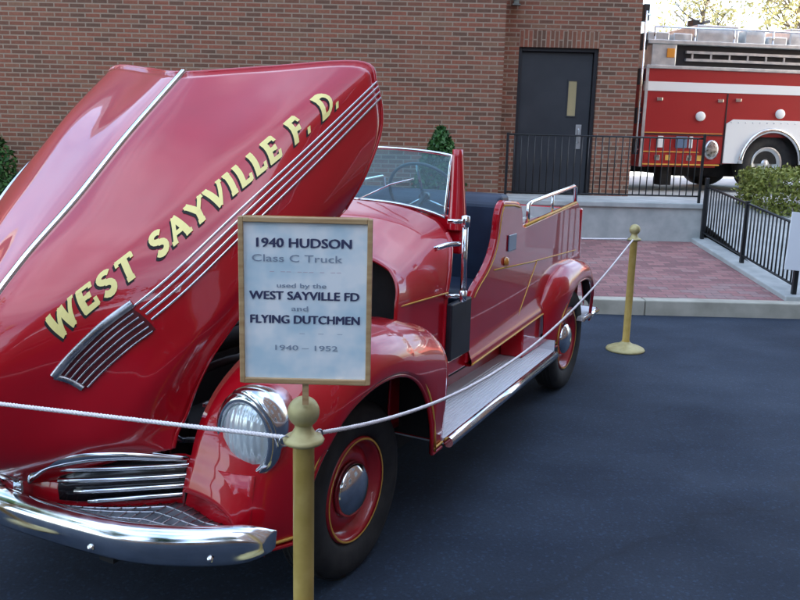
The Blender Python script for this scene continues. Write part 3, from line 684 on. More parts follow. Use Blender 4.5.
def letters(name, mt, dx, dy, h, grow=0.):
    q = MB(); x0 = 0.; k = 0
    for c_ in TXT:
        wd, strokes = GL[c_]
        for pl, tk in strokes:
            k += 1; tk = tk + grow
            pts = []
            for (ax, ay), (bx_, by_) in zip(pl, pl[1:]):
                n = max(1, int(math.hypot(bx_ - ax, by_ - ay) / .2))
                for i in range(n): pts.append((ax + (bx_ - ax) * i / n, ay + (by_ - ay) * i / n))
            pts.append(pl[-1])
            rows = []
            for i, (px, py) in enumerate(pts):
                nx, ny = pts[min(i + 1, len(pts) - 1)]; lx, ly = pts[max(i - 1, 0)]
                dxx, dyy = nx - lx, ny - ly; l = math.hypot(dxx, dyy) or 1; ox, oy = -dyy / l * tk / 2, dxx / l * tk / 2
                rows.append([tmap(x0 + px + ox + dx, py + oy + dy, h + .00012 * (k % 7)), tmap(x0 + px - ox + dx, py - oy + dy, h + .00012 * (k % 7))])
            q.grid(rows, smooth=False)
        x0 += wd + LS
    return q.build(name, mt, hd)
letters('letter_shadow', 'black', -.11, -.06, .0008, .075)
letters('lettering', 'gold', 0, 0, .0024, .07)

# ---- fenders
def fender(name, par, side, xs, top, outer, inner, bottom, zs, pw=2.4, n=20):
    q = MB(); P = []
    for x in xs:
        zt, yo, yi, zb, z0 = top(x), outer(x), inner(x), bottom(x), zs(x)
        z0 = max(z0, zb + .02) if z0 > zb else zb + .02
        row = [Vector((x, yi * side, zt - .03 - .02))] 
        for k in range(n + 1):
            a = math.pi / 2 * k / n
            c_, s2 = math.cos(a), math.sin(a)
            row.append(Vector((x, (yi + (yo - yi) * s2 ** (2 / pw)) * side, z0 + (zt - z0) * c_ ** (2 / pw))))
        for k in range(1, 9):
            t = k / 8; row.append(Vector((x, (yo - .02 * t * t) * side, z0 + (zb - z0) * t)))
        P.append(row)
    q.grid(P)
    # close the nose
    o = q.build(name, ['red', 'black'], par, solid=.010, offs=-1)
    o.modifiers['solid'].material_offset = 1
    return o, [r_[-1] for r_ in P]
def arch(x, c, rx, zt, z0, floor):
    t = (x - c) / rx
    if abs(t) >= 1: return floor
    return max(floor, z0 + (zt - z0) * (1 - abs(t) ** 2.3) ** .5)
XF = [-.475 + 1.19 * (1 - (1 - k / 60) ** 1.0) for k in range(61)]
XF = [-.475 + .01 * k for k in range(105)] + [.575 + .005 * k for k in range(1, 29)]
ftop = lambda x: lin(x, [(-.475, .93), (-.3, .985), (-.1, 1.02), (.1, 1.035), (.3, 1.02), (.45, .975), (.56, .90), (.62, .83), (.67, .73), (.70, .62), (.715, .52)])
fout = lambda x: lin(x, [(-.475, .925), (-.2, .935), (.2, .935), (.4, .915), (.55, .87), (.64, .82), (.69, .775), (.715, .72)])
finn = lambda x: lin(x, [(-.475, .70), (-.2, .67), (.1, .63), (.35, .585), (.6, .55), (.715, .53)])
fbot = lambda x: arch(x, .07, .44, .845, .42, .40)
fzs = lambda x: lin(x, [(-.475, .72), (.0, .86), (.3, .80), (.5, .66), (.65, .52), (.715, .46)])
def sm3(f_, x, d_=.04): return (f_(x - d_) + f_(x - d_ / 2) + f_(x) * 2 + f_(x + d_ / 2) + f_(x + d_)) / 6
for s_ in (1, -1):
    fo, edge = fender('front_fender', car, s_, XF, lambda x: sm3(ftop, x), lambda x: sm3(fout, x), finn, fbot, lambda x: sm3(fzs, x))
    q = MB(); q.tube([p + Vector((0, .004 * s_, 0)) for p in edge], .008, 8); q.build('arch_lip', 'red', fo)
    q = MB(); pl = [p + Vector((0, (.0085 if 0 else .006) * s_, 0)) for p in edge]
    off = []
    for i, p in enumerate(edge):
        a, b_ = edge[max(i - 1, 0)], edge[min(i + 1, len(edge) - 1)]; t = (b_ - a).normalized(); nrm = Vector((-t.z, 0, t.x))
        off.append(p + nrm * .024 + Vector((0, .0085 * s_, 0)))
    q.tube(off, .0055, 6); q.build('pinstripe', 'gold_line', fo)
    # rear closing wall of the fender down to the running board
    q = MB(); x = -.478; n = 16; rw = []
    yo, yi, zt, z0 = .925, .66, .93, .72
    poly = [(yi * s_, .42)] + [((yi + (yo - yi) * math.sin(math.pi / 2 * k / n) ** .83) * s_, z0 + (zt - z0) * math.cos(math.pi / 2 * k / n) ** .83) for k in range(n + 1)] + [((yo - .02) * s_, .42)]
    q.prism(poly, x - .012, x, 'yz'); q.build('fender_rear_wall', 'red', fo)
    MB().prism([((.70 + (abs(a) - .70) * .93) * s_, .43 + (b_ - .42) * .95) for a, b_ in poly], x + .002, x + .012, 'yz').build('splash_liner', 'black', fo)
    # headlamp, faired into the fender
    LX, LY, LZ = .60, .725, .775
    hl = empty('headlamp', (LX, LY * s_, LZ), parent=None) if 0 else None
    q = MB(); q.lathe([(.001, -.34), (.05, -.31), (.088, -.22), (.112, -.12), (.122, -.03), (.124, .02)], (LX, LY * s_, LZ), 'x', 36, sx=.93, sy=1.12); pod = q.build('headlamp_pod', 'red', fo)
    q = MB(); q.lathe([(.120, -.015), (.132, -.005), (.136, .012), (.130, .03), (.118, .042), (.106, .046), (.099, .04), (.097, .02)], (LX, LY * s_, LZ), 'x', 44, sx=.93, sy=1.12)
    q.prism([(-.02, .0), (.05, .0)][:0] or [(LX - .10, LZ + .132), (LX + .02, LZ + .158), (LX + .055, LZ + .148), (LX + .02, LZ + .135)], (LY - .02) * s_, (LY + .02) * s_, 'xz') if 0 else None
    q.build('rim', 'chrome', pod)
    q = MB(); q.lathe([(.101, .028), (.085, .045), (.055, .058), (.02, .065), (.0005, .066)], (LX, LY * s_, LZ), 'x', 40, sx=.93, sy=1.12); q.build('lens', 'lens', pod)
    # chrome brow over the lamp
    q = MB(); P = []
    for k in range(25):
        a = R(-20 + 150 * k / 24) if s_ > 0 else R(200 - 150 * k / 24); c_, s2 = math.cos(a), math.sin(a); f_ = math.sin(math.pi * k / 24) ** .6
        P.append([Vector((LX + dx_, LY * s_ + c_ * (.124 * .93 + r_ * f_ ), LZ + s2 * (.124 * 1.12 + r_ * f_))) for dx_, r_ in (((-.06 - .08 * f_) * (.3 + .7 * f_), -.004), (-.05 * f_, .018), (.0, .03), (.045 * f_, .026), (.06 * f_, .012), (.05 * f_, .0), (.0, .0))])
    q.grid(P); q.build('brow', 'chrome', pod)

XR = [-2.20 - .0128 * k for k in range(83)]
rtop = lambda x: lin(-x, [(2.20, .68), (2.25, .78), (2.36, .865), (2.55, .915), (2.78, .92), (2.98, .89), (3.12, .80), (3.21, .66), (3.26, .52)])
rout = lambda x: lin(-x, [(2.20, .79), (2.30, .835), (2.45, .868), (2.95, .868), (3.16, .845), (3.26, .8)])
for s_ in (1, -1):
    fo, edge = fender('rear_fender', car, s_, XR, lambda x: sm3(rtop, x), lambda x: sm3(rout, x), lambda x: .742, lambda x: arch(x, -2.79, .42, .785, .42, .42), lambda x: sm3(rtop, x) - .16)
    q = MB(); q.tube([p + Vector((0, .004 * s_, 0)) for p in edge], .008, 8); q.build('arch_lip', 'red', fo)
    off = []
    for i, p in enumerate(edge):
        a, b_ = edge[max(i - 1, 0)], edge[min(i + 1, len(edge) - 1)]; t = (b_ - a).normalized(); off.append(p + Vector((t.z, 0, -t.x)) * .025 + Vector((0, .0085 * s_, 0)))
    MB().tube(off, .005, 5).build('pinstripe', 'gold_line', fo)

# ---- wheels
def wheel(x, side, tr_, steer=0):
    T = lambda mb: mb
    y = tr_ * side
    q = MB(); prof = [(.205, -.055), (.24, -.078), (.29, -.085), (.33, -.075), (.348, -.05), (.352, -.02), (.352, .02), (.348, .05), (.33, .075), (.29, .085), (.24, .078), (.205, .055)]
    wl_ = empty('wheel', (x, y, .352)); wl_.parent = car
    tm = MB().lathe(prof + [prof[0]], (0, 0, 0), 'y', 64)
    for k in range(5):
        a = -.05 + .025 * k; tm.lathe([(.3535, a - .004), (.3555, a - .003), (.3555, a + .003), (.3535, a + .004)], (0, 0, 0), 'y', 64)
    tm.build('tyre', 'rubber', wl_)
    s_ = side
    MB().lathe([(.001, .01 * s_), (.10, .012 * s_), (.105, .03 * s_), (.15, .035 * s_), (.165, .012 * s_), (.185, .01 * s_), (.19, .055 * s_), (.207, .07 * s_), (.214, .06 * s_), (.206, -.05 * s_), (.19, -.06 * s_)], (0, 0, 0), 'y', 48).build('rim', 'rim_red', wl_)
    MB().lathe([(.2, .0715 * s_), (.204, .0735 * s_), (.208, .0715 * s_)], (0, 0, 0), 'y', 48).build('rim_line', 'gold_line', wl_)
    MB().lathe([(.11, .034 * s_), (.112, .05 * s_), (.10, .066 * s_), (.07, .082 * s_), (.03, .09 * s_), (.0005, .091 * s_)], (0, 0, 0), 'y', 40).build('hubcap', 'chrome', wl_)
for s_ in (1, -1): wheel(0, s_, .70); wheel(-2.84, s_, .69)
# underbody and inner wells
q = MB(); q.box((-3.05, -.6, .26), (.45, .6, .5)); q.box((-.45, -.5, .5), (.42, .5, .66)); q.tube([(0, -.7, .35), (0, .7, .35)], .05, 10); q.tube([(-2.84, -.68, .35), (-2.84, .68, .35)], .06, 10)
q.box((-3.0, -.58, .5), (-2.2, .58, .60)); q.box((.40, -.42, .38), (.60, .42, .52))
q.build('chassis', 'black', car)
# engine bay: radiator, block, inner aprons
q = MB(); q.box((.42, -.30, .50), (.49, .30, .88)); q.build('radiator', 'black', car, bevel=.01)
q = MB()
for k in range(24): q.box((.492, -.28 + k * .024, .53), (.498, -.276 + k * .024, .86))
q.build('radiator_fins', 'dull_chrome', car)
q = MB(); q.box((-.45, -.16, .6), (.3, .16, .84)); q.tube([(-.3, .12, .88), (.25, .12, .88)], .05, 12); q.lathe([(.001, .84), (.12, .84), (.13, .86), (.13, .96), (.1, .98), (.001, .98)], (-.12, -.02, 0), 'z', 24)
q.tube(smooth_line([(.28, .0, .84), (.36, .02, .9), (.42, .05, .86)], 8), .03, 10)
q.build('engine_block', 'black', car, bevel=.01)
for s_ in (1, -1):
    q = MB(); q.tube(smooth_line([(.40, .28 * s_, .84), (.30, .40 * s_, .90), (.10, .44 * s_, .88), (-.2, .40 * s_, .93)], 14), .016, 8); q.tube(smooth_line([(.38, .20 * s_, .9), (.2, .30 * s_, .99), (-.1, .26 * s_, .97), (-.4, .3 * s_, 1.0)], 14), .009, 8)
    q.build('hose', 'rubber', car)
    q = MB(); q.box((.02, min(.34 * s_, .50 * s_), .70), (.22, max(.34 * s_, .50 * s_), .89)); q.build('battery_box', 'wheel_grey', car, bevel=.008)
    q = MB(); q.tube([(.36, .46 * s_, .62), (.62, .44 * s_, .70), (.72, .40 * s_, .80)], .010, 8); q.build('hood_hinge', 'dull_chrome', car)
for s_ in (1, -1):
    q = MB(); P = []
    for k in range(24):
        x = -.5 + 1.08 * k / 23; P.append([Vector((x, (finn(x) + .01) * s_, ftop(x) - .045)), Vector((x, (finn(x) + .002) * s_, .75)), Vector((x, (finn(x)) * s_, .45))])
    q.grid(P); q.build('inner_apron', 'black', car, solid=.006)

# ---- cowl, from the firewall to the doorway
def cowl_pt(x, a):
    """a 0..1 across from centre to side bottom"""
    zt = lin(x, [(-1.14, 1.385), (-1.08, 1.38), (-.9, 1.335), (-.75, 1.275), (-.6, 1.225), (-.55, 1.21)])
    yw = lin(x, [(-1.14, .745), (-.55, .70)]); zs = .97
    if a < .75:
        t = a / .75 * math.pi / 2; return Vector((x, yw * math.sin(t) ** (2 / 3.), zs + (zt - zs) * math.cos(t) ** (2 / 3.)))
    return Vector((x, yw, zs + (.46 - zs) * (a - .75) / .25))
q = MB(); NX = 20
def side_x(a, k):
    x1 = lin(a, [(0, -1.10), (.35, -1.09), (.5, -1.02), (.62, -.93), (.75, -.87), (1, -.84)]); x0 = lin(a, [(0, -.575), (.45, -.52), (.7, -.42), (1, -.36)])
    return x0 + (x1 - x0) * k / NX
q.grid([[cowl_pt(side_x(abs(j) / 40, k), abs(j) / 40) * 1 if j >= 0 else mir([cowl_pt(side_x(abs(j) / 40, k), abs(j) / 40)])[0] for j in range(-40, 41)] for k in range(NX + 1)])
cw = q.build('cowl', 'red', car, solid=.008)
for s_ in (1, -1):
    q = MB(); pts = [cowl_pt(side_x(k / 40, NX), k / 40) for k in range(18, 41)]; pts = [Vector((p.x, p.y * s_, p.z)) for p in pts]
    q.tube(pts, .014, 8); q.build('doorway_bead', 'red', cw)
    MB().tube([Vector((x, .722 * s_ + .0, z)) for x, z in ()] or [(-.46, .70 * s_, 1.0), (-.72, .727 * s_, 1.0), (-.86, .741 * s_, 1.0)], .004, 5).build('pinstripe', 'gold_line', cw)
q = MB(); P = []
for k in range(13):
    P.append(Vector((-.56, .70 * math.sin(math.pi / 2 * k / 12) ** .667, .97 + .24 * math.cos(math.pi / 2 * k / 12) ** .667)))
poly = [(p.y, p.z) for p in P] + [(.70, .45), (-.70, .45)] + [(-p.y, p.z) for p in reversed(P)][:-1]
q.prism(poly, -.585, -.575, 'yz'); q.build('firewall', 'black', car)
# dash, steering wheel, column
q = MB(); q.prism([(-1.1, 1.34), (-1.14, 1.33), (-1.16, 1.22), (-1.12, 1.15), (-1.08, 1.15)], -.70, .70, 'xz'); q.build('dashboard', 'red', car, bevel=.01)
for yy in (.38, .26):
    MB().lathe([(.001, -1.168), (.045, -1.168), (.048, -1.160), (.045, -1.155)], (0, yy, 1.25), 'x', 24).build('gauge', 'silver', car)
st = empty('steering_wheel', (-1.36, .36, 1.40)); st.parent = car; st.rotation_euler = (0, R(-58), 0)
MB().tube([(.205 * math.cos(a * math.pi / 24), .205 * math.sin(a * math.pi / 24), 0) for a in range(48)], .009, 8, closed=True).build('rim', 'wheel_grey', st)
q = MB()
for a in (0, 120, 240): q.tube([(0, 0, -.02), (.2 * math.cos(R(a)), .2 * math.sin(R(a)), 0)], .008, 6)
q.build('spokes', 'chrome', st)
MB().lathe([(.001, .015), (.028, .01), (.03, -.02), (.014, -.03), (.014, -.5)], n=20).build('hub_and_column', 'black_gloss', st)

# ---- windshield
def wsp(y, t):      # y across, t 0..1 up
    return Vector((-1.085 - .055 * t - .06 * (abs(y) / .62) ** 2 * .3, y, 1.385 - .05 * (abs(y) / .62) ** 3 + t * (.265 + .04 * (abs(y) / .62) ** 3) - .02 * (abs(y) / .62) ** 4))
ws = empty('windshield', (0, 0, 0)); ws.parent = car
q = MB(); q.grid([[wsp(-.60 + 1.2 * i / 24, j / 4) for j in range(5)] for i in range(25)]); q.build('glass', 'glass', ws)
loop = [wsp(-.60 + 1.2 * i / 20, 0) for i in range(21)] + [wsp(.60, j / 6) for j in range(1, 6)] + [wsp(.60 - 1.2 * i / 20, 1) for i in range(21)] + [wsp(-.60, 1 - j / 6) for j in range(1, 6)]
MB().tube(loop, .0085, 8, closed=True).build('inner_frame', 'chrome', ws)
MB().tube([wsp(0, t / 4) for t in range(5)], .008, 8).build('centre_bar', 'chrome', ws)
for s_ in (1, -1):
    q = MB(); P = []
    for k in range(13):
        t = k / 12; b_ = wsp(.64, t); b_.y = .625 + .035 * (1 - t); wd = .026 + .03 * (1 - t) ** 2
        b_.x -= .01; z = 1.27 + (1.655 - 1.27) * t
        P.append([Vector((b_.x + dx_ * wd, (b_.y + dy_ * (.024 + .02 * (1 - t))) * s_, z)) for dx_, dy_ in ((.6, -.8), (1, 0), (.7, .8), (0, 1.05), (-.9, .9), (-1.3, 0), (-.9, -.9), (0, -1))])
    q.grid(P, closed_v=True); q.add(P[-1], [tuple(range(8))], 0, True); q.build('pillar', 'red', ws)
# wipers
for s_ in (1,): MB().tube([wsp(.12, .0) + Vector((.03, 0, 0)), wsp(.30, .35) + Vector((.018, 0, 0)), wsp(.42, .5) + Vector((.016, 0, 0))], .004, 6).build('wiper', 'chrome', ws)

# ---- grab handles beside the doorway
for s_ in (1, -1):
    hx, hy = -.90, .80
    q = MB(); q.tube([(hx, hy * s_, .965), (hx, hy * s_, 1.35)], .014, 12)
    for z in (.985, 1.335): q.tube([(hx, hy * s_, z), (hx + .05, (hy - .07) * s_, z)], .011, 8); q.lathe([(.001, z - .03), (.02, z - .025), (.02, z + .025), (.001, z + .03)], (hx, hy * s_, 0), 'z', 12)
    q.build('grab_handle', 'chrome', car)
q = MB(); q.tube(smooth_line([(-.76, .71, 1.215), (-.80, .76, 1.235), (-.86, .79, 1.235)], 6), .012, 8); q.build('door_mirror_arm', 'chrome', car)

# ---- cab: floor, kick panels, seat
q = MB(); q.box((-1.5, -.72, .56), (-.58, .72, .62)); q.build('cab_floor', 'black', car)
for s_ in (1, -1):
    q = MB(); q.box((-1.10, (.735 if s_ > 0 else -.765), .665), (-.86, (.765 if s_ > 0 else -.735), .945)); kp = q.build('kick_panel', 'kick', car, bevel=.008)
    q = MB(); q.box((-1.14, (.715 if s_ > 0 else -.745), .585), (-.845, (.745 if s_ > 0 else -.715), .66)); q.build('sill', 'red', car, bevel=.006)
q = MB(); q.box((-1.60, -.70, .80), (-1.16, .70, .95)); q.build('seat_cushion', 'leather', car, bevel=.05, seg=4)
q = MB(); q.prism([(-1.53, .90), (-1.56, 1.36), (-1.62, 1.41), (-1.74, 1.41), (-1.72, .9)], -.70, .70, 'xz'); q.build('seat_back', 'leather', car, bevel=.03, seg=4)
q = MB(); q.box((-1.56, -.69, .62), (-1.2, .69, .80)); q.build('seat_riser', 'red', car)

# ---- rear body
def qb(p0, p1, p2, n=6): return [((1 - t) ** 2 * p0[0] + 2 * t * (1 - t) * p1[0] + t * t * p2[0], (1 - t) ** 2 * p0[1] + 2 * t * (1 - t) * p1[1] + t * t * p2[1]) for t in [k / n for k in range(n + 1)]]
front = qb((-1.085, .90), (-1.12, .965), (-1.24, 1.02)) + qb((-1.24, 1.02), (-1.40, 1.10), (-1.43, 1.24))[1:] + qb((-1.43, 1.24), (-1.44, 1.385), (-1.52, 1.39))[1:]
top = qb((-1.70, 1.375), (-1.80, 1.365), (-1.81, 1.28), 5) + [(-1.82, 1.235)]
side_poly = [(-1.085, .60)] + front + top + [(-1.86, 1.225), (-2.86, 1.29)] + qb((-2.88, 1.291), (-2.96, 1.29), (-2.97, 1.2), 4) + [(-3.03, .85), (-3.03, .50), (-2.2, .50), (-2.2, .66), (-1.85, .65)]
body = empty('rear_body', (0, 0, 0)); body.parent = car
for s_ in (1, -1):
    ys = (.715, .757) if s_ > 0 else (-.757, -.715)
    MB().prism(side_poly, *ys, 'xz').build('side_panel', 'red', body, bevel=.012, seg=3)
    yy = .7595 * s_
    # pinstripes and seams
    q = MB(); q.tube([(x, .755 * s_, z + .004) for x, z in [(-1.86, 1.222), (-2.3, 1.251), (-2.86, 1.287)]], .009, 6); q.build('top_stripe', 'gold_line', body)
    q = MB(); q.tube([(x + .0, .758 * s_, z - .02) for x, z in [(-1.50, 1.385), (-1.66, 1.375)] + [(-1.74, 1.36)]], .006, 6); q.tube([(x - .028, .7575 * s_, z - .012) for x, z in front[2:-2]], .0035, 5)
    q.tube([(-1.40, .7575 * s_, 1.035), (-2.0, .7575 * s_, 1.0), (-2.9, .7575 * s_, .965)], .004, 5)
    q.tube([(-2.10, .7575 * s_, 1.0), (-1.80, .7575 * s_, .70), (-1.78, .7575 * s_, .60)], .0035, 5)
    q.build('pinstripe', 'gold_line', body)
    q = MB(); q.box((-1.70, yy if s_ > 0 else yy - .006, 1.11), (-1.58, yy + .006 if s_ > 0 else yy, 1.20)); q.build('blue_grey_plate', 'blue_grey', body, bevel=.003)
    q = MB(); q.lathe([(.001, .018 * s_), (.02, .015 * s_), (.026, 0)], (-1.56, yy, 1.06), 'y', 16); q.build('amber_marker', 'amber', body)
    # lower flare of the body side and the recessed sill under it
    q = MB(); P = []
    for k in range(20):
        x = -1.09 - 1.10 * k / 19; zb = .60 + .055 * k / 19; P.append([Vector((x, .757 * s_, zb + .11)), Vector((x, .761 * s_, zb + .07)), Vector((x, .775 * s_, zb + .03)), Vector((x, .785 * s_, zb)), Vector((x, .775 * s_, zb - .012)), Vector((x, .70 * s_, zb - .012))])
    q.grid(P); q.tube([r_[3] for r_ in P], .005, 5, mi=1); q.build('lower_flare', ['red', 'gold_line'], body)
    q = MB(); q.box((-2.25, min(.58 * s_, .62 * s_), .43), (-.86, max(.58 * s_, .62 * s_), .64)); q.build('recessed_sill', 'rim_red', body)
    MB().box((-2.235, min(.625 * s_, .765 * s_), .439), (-1.90, max(.625 * s_, .765 * s_), .665)).build('rear_riser', 'red', body, bevel=.008)
    # chrome rail over the bed side
    q = MB(); q.tube([(-1.95, .735 * s_, 1.22), (-1.95, .735 * s_, 1.335), (-2.0, .735 * s_, 1.35), (-2.84, .735 * s_, 1.40), (-2.89, .735 * s_, 1.39), (-2.90, .735 * s_, 1.27)], .013, 10); q.tube([(-2.4, .735 * s_, 1.24), (-2.4, .735 * s_, 1.374)], .010, 8)
    q.build('bed_rail', 'chrome', body)
q = MB(); q.box((-3.0, -.715, .60), (-1.55, .715, .90)); q.build('bed_floor', 'silver', body)
for s_ in (1, -1): MB().box((-2.98, min(.70 * s_, .712 * s_), .9), (-1.85, max(.70 * s_, .712 * s_), 1.245)).build('bed_liner', 'silver', body)
MB().box((-2.998, -.70, .9), (-2.985, .70, 1.235)).build('bed_liner', 'silver', body)
q = MB(); q.prism([(-.757, .5), (.757, .5), (.757, 1.24), (-.757, 1.24)], -3.045, -3.0, 'yz'); q.build('tail_panel', 'red', body, bevel=.012)
q = MB(); q.prism([(-.715, .9), (.715, .9), (.715, 1.32)] + [(0.5, 1.385), (-.5, 1.385), (-.715, 1.32)], -1.80, -1.745, 'yz'); q.build('bulkhead', 'red', body, bevel=.01)
q = MB()
for k in range(6):
    for l in range(9): q.tube([(-1.9 - .001 * l, -.5 + .19 * k, .93 + .03 * l), (-2.85, -.5 + .19 * k, .93 + .03 * l)], .014, 6)
q.build('folded_hose', 'khaki', body)

# ---- running boards and tail step
for s_ in (1, -1):
    q = MB(); q.prism([(-.49, .61 * s_), (-.49, .93 * s_), (-2.14, .885 * s_), (-2.19, .86 * s_), (-2.19, .61 * s_)], .405, .437, 'xy'); rb = q.build('running_board', 'plate', car, bevel=.006)
    q = MB(); q.tube([(-.49, .935 * s_, .421), (-2.14, .89 * s_, .421)], .024, 10, flat=1.); q.box((-2.20, min(.74 * s_, .87 * s_), .43), (-2.185, max(.74 * s_, .87 * s_), .50))
    q.build('edge_moulding', 'chrome', rb)
    q = MB()
    for k in range(12): q.tube([(-.52, (.70 + .0185 * k) * s_, .4375), (-2.12, (.68 + .0165 * k) * s_, .4375)], .003, 5)
    q.build('tread_ribs', 'plate', rb)
q = MB(); q.box((-3.44, -.80, .44), (-3.045, .80, .475)); ts = q.build('tail_step', 'plate', car, bevel=.006)
MB().tube([(-3.05, .805, .457), (-3.42, .805, .457), (-3.447, .78, .457), (-3.447, -.78, .457), (-3.42, -.805, .457), (-3.05, -.805, .457)], .02, 8).build('edge_moulding', 'chrome', ts)
for s_ in (1, -1):
    tl = MB().lathe([(.03, 0), (.05, -.02), (.052, -.05), (.04, -.055)], (-3.046, .62 * s_, .82), 'x', 20).build('tail_lamp', 'chrome', car)
    MB().lathe([(.04, -.052), (.03, -.062), (.0005, -.066)], (-3.046, .62 * s_, .82), 'x', 20).build('lens', 'amber', tl)

# ---- nose: lower panel, grille, gravel pan, bumper
def nose_x(y): return .875 - .30 * (abs(y) / .52) ** 2.0
def low_x(y):
    y = abs(y)
    return nose_x(y) if y < .46 else lin(y, [(.46, nose_x(.46)), (.54, .655), (.64, .69), (.72, .692), (.80, .66)])
q = MB(); P = []
for j in range(-40, 41):
    y = .78 * j / 40; x = low_x(y) ; P.append([Vector((x - .012, y, .66 if abs(y) > .40 else .58)), Vector((x + .0, y, .56)), Vector((x + .015, y, .48)), Vector((x - .0, y, .40)), Vector((x - .06, y, .36))])
q.grid(P); npan = q.build('nose_panel', 'red', car, solid=.006)
for s_ in (1, -1):
    gr = empty('grille', (0, 0, 0)); gr.parent = car
    # dark recess
    q = MB(); P = []
    for k in range(15):
        y = .14 + .41 * k / 14; x = nose_x(y) + .014; zt = lin(y, [(.14, .60), (.2, .64), (.35, .66), (.55, .655)]); P.append([Vector((x, y * s_, zt)), Vector((x + .012, y * s_, (zt + .52) / 2)), Vector((x + .008, y * s_, .515))])
    q.grid(P); q.build('recess', 'black_gloss', gr, solid=.004)
    q = MB()
    pts = [(nose_x(y) + .05, y * s_, z + .008) for y, z in ((.055, .565), (.075, .595), (.11, .632), (.17, .662), (.26, .68), (.36, .678), (.44, .662), (.50, .648))]
    sp = smooth_line(pts, 24); q.tube(sp, [lin(k / 23, [(0, .007), (.2, .024), (.45, .028), (.8, .015), (1, .006)]) for k in range(24)], 10); q.build('top_wing', 'chrome', gr)
    q = MB()
    for k, z in enumerate((.625, .588, .552, .52)):
        y0 = (.12, .15, .2, .24)[k]; q.tube([(nose_x(y) + .034, y * s_, z + .01 * math.sin(math.pi * (y - y0) / (.56 - y0))) for y in [y0 + (.555 - y0) * i / 10 for i in range(11)]], .008, 8)
    q.build('grille_bars', 'chrome', gr)
    q = MB()
    for k in range(4): q.box((.50, min(.46 * s_, .535 * s_), .69 + k * .035), (.53, max(.40 * s_, .535 * s_), .702 + k * .035))
    q.box((.50, min(.53 * s_, .54 * s_), .66), (.535, max(.53 * s_, .54 * s_), .82))
    q.build('side_ladder', 'dull_chrome', gr)
q = MB(); q.box((nose_x(.0) + .0, -.022, .50), (nose_x(0) + .055, .022, .575)); q.build('nose_badge', 'chrome', car, bevel=.008)
def bump_x(y): return .985 - .045 * (abs(y) / .6) ** 2 - .155 * max(0, (abs(y) - .42) / .46) ** 2.2
q = MB(); P = []
for j in range(-40, 41):
    y = .76 * j / 40; xo = bump_x(y) - .03; xi = min(low_x(y) + .016, xo - .01)
    P.append([Vector((xi + (xo - xi) * t, y, .492 + .014 * math.sin(math.pi * t) - .012 * t)) for t in (0, .2, .4, .6, .8, 1)] + [Vector((xo, y, .43))])
q.grid(P); gp = q.build('gravel_pan', 'pan', car, solid=.004)
q = MB()
for k in range(1, 6):
    q.tube([r_[k] + Vector((0, 0, .003)) for r_ in P], .0035, 5)
for j in range(2, 80, 2): q.tube([p + Vector((0, 0, .003)) for p in P[j][:6]], .003, 5)
q.build('pan_ribs', 'dull_chrome', gp)
q = MB(); P = []
for j in range(-60, 61):
    t = j / 60; y = .885 * t
    x = bump_x(y); e_ = max(0, (abs(y) - .77) / .115); hh = 1 - .5 * e_ ** 3
    P.append([Vector((x + dx_, y, .487 + dz_ * hh)) for dx_, dz_ in ((-.05, .052), (-.034, .062), (-.012, .060), (.008, .048), (.020, .030), (.024, .018), (.020, -.010), (.013, -.042), (-.002, -.060), (-.018, -.066), (-.04, -.058))])
q.grid(P, closed_v=True); q.add(P[0], [tuple(range(11))], 0, True); q.add(P[-1], [tuple(range(11))], 0, True)
bp_ = q.build('front_bumper', 'chrome', car, bevel=.004)
for y in (-.76, -.40, .40, .76): MB().lathe([(.012, .0), (.012, .006), (.006, .012), (.0005, .013)], (bump_x(y) + .016, y, .460), 'x', 14).build('bolt', 'chrome', bp_)
for y in (-.42, .42): MB().box((.42, y - .03, .40), (bump_x(y) - .02, y + .03, .45)).build('bumper_iron', 'black', bp_)

# ------------------------------------------------------------------ modern fire engine parked behind the hall
EA = R(9); EO = Vector((3.93, 14.05, .8)); EK = .95
eng = empty('fire_engine', EO, EA, label='modern red and silver fire engine parked beyond the hall corner', cat='fire engine')
def ep(mb, name, mt, par=None, **kw): return mb.build(name, mt, par or eng, **kw)
L_ = 8.6
q = MB(); AC, AR, AZ = 2.36, .56, .50   # rear axle x, arch radius, axle height
def side_cut(z0, z1, x0, x1, y0, y1):
    pts = [(x0, z0)]
    for k in range(19):
        a = math.pi * k / 18; px, pz = AC - AR * math.cos(a), AZ + AR * math.sin(a)
        if pz >= z0: pts.append((px, pz))
    return pts + [(x1, z0), (x1, z1), (x0, z1)]
ep(MB().prism(side_cut(.42, 1.70, .0, L_ - 2.4, 0, 0), .0, .05, 'xz'), 'lower_side', 'engine_red', bevel=.006)
bx_ = MB(); bx_.box((0.02, .05, .95), (L_ - 2.4, 2.35, 2.08)); bx_.box((.02, .05, .42), (1.4, .6, .95)); bx_.box((3.3, .05, .42), (L_ - 2.4, .6, .95))
ep(bx_, 'body', 'engine_red')
ep(MB().box((0, -.004, 1.86), (L_ - 2.4, .05, 2.08)), 'upper_side', 'engine_red')
ep(MB().box((0, -.012, 1.70), (L_ - 2.4, .05, 1.86)), 'white_stripe', 'engine_white')
ep(MB().box((0, -.03, 2.08), (L_ - 2.4, 2.37, 2.14)), 'top_ledge', 'silver', bevel=.01)
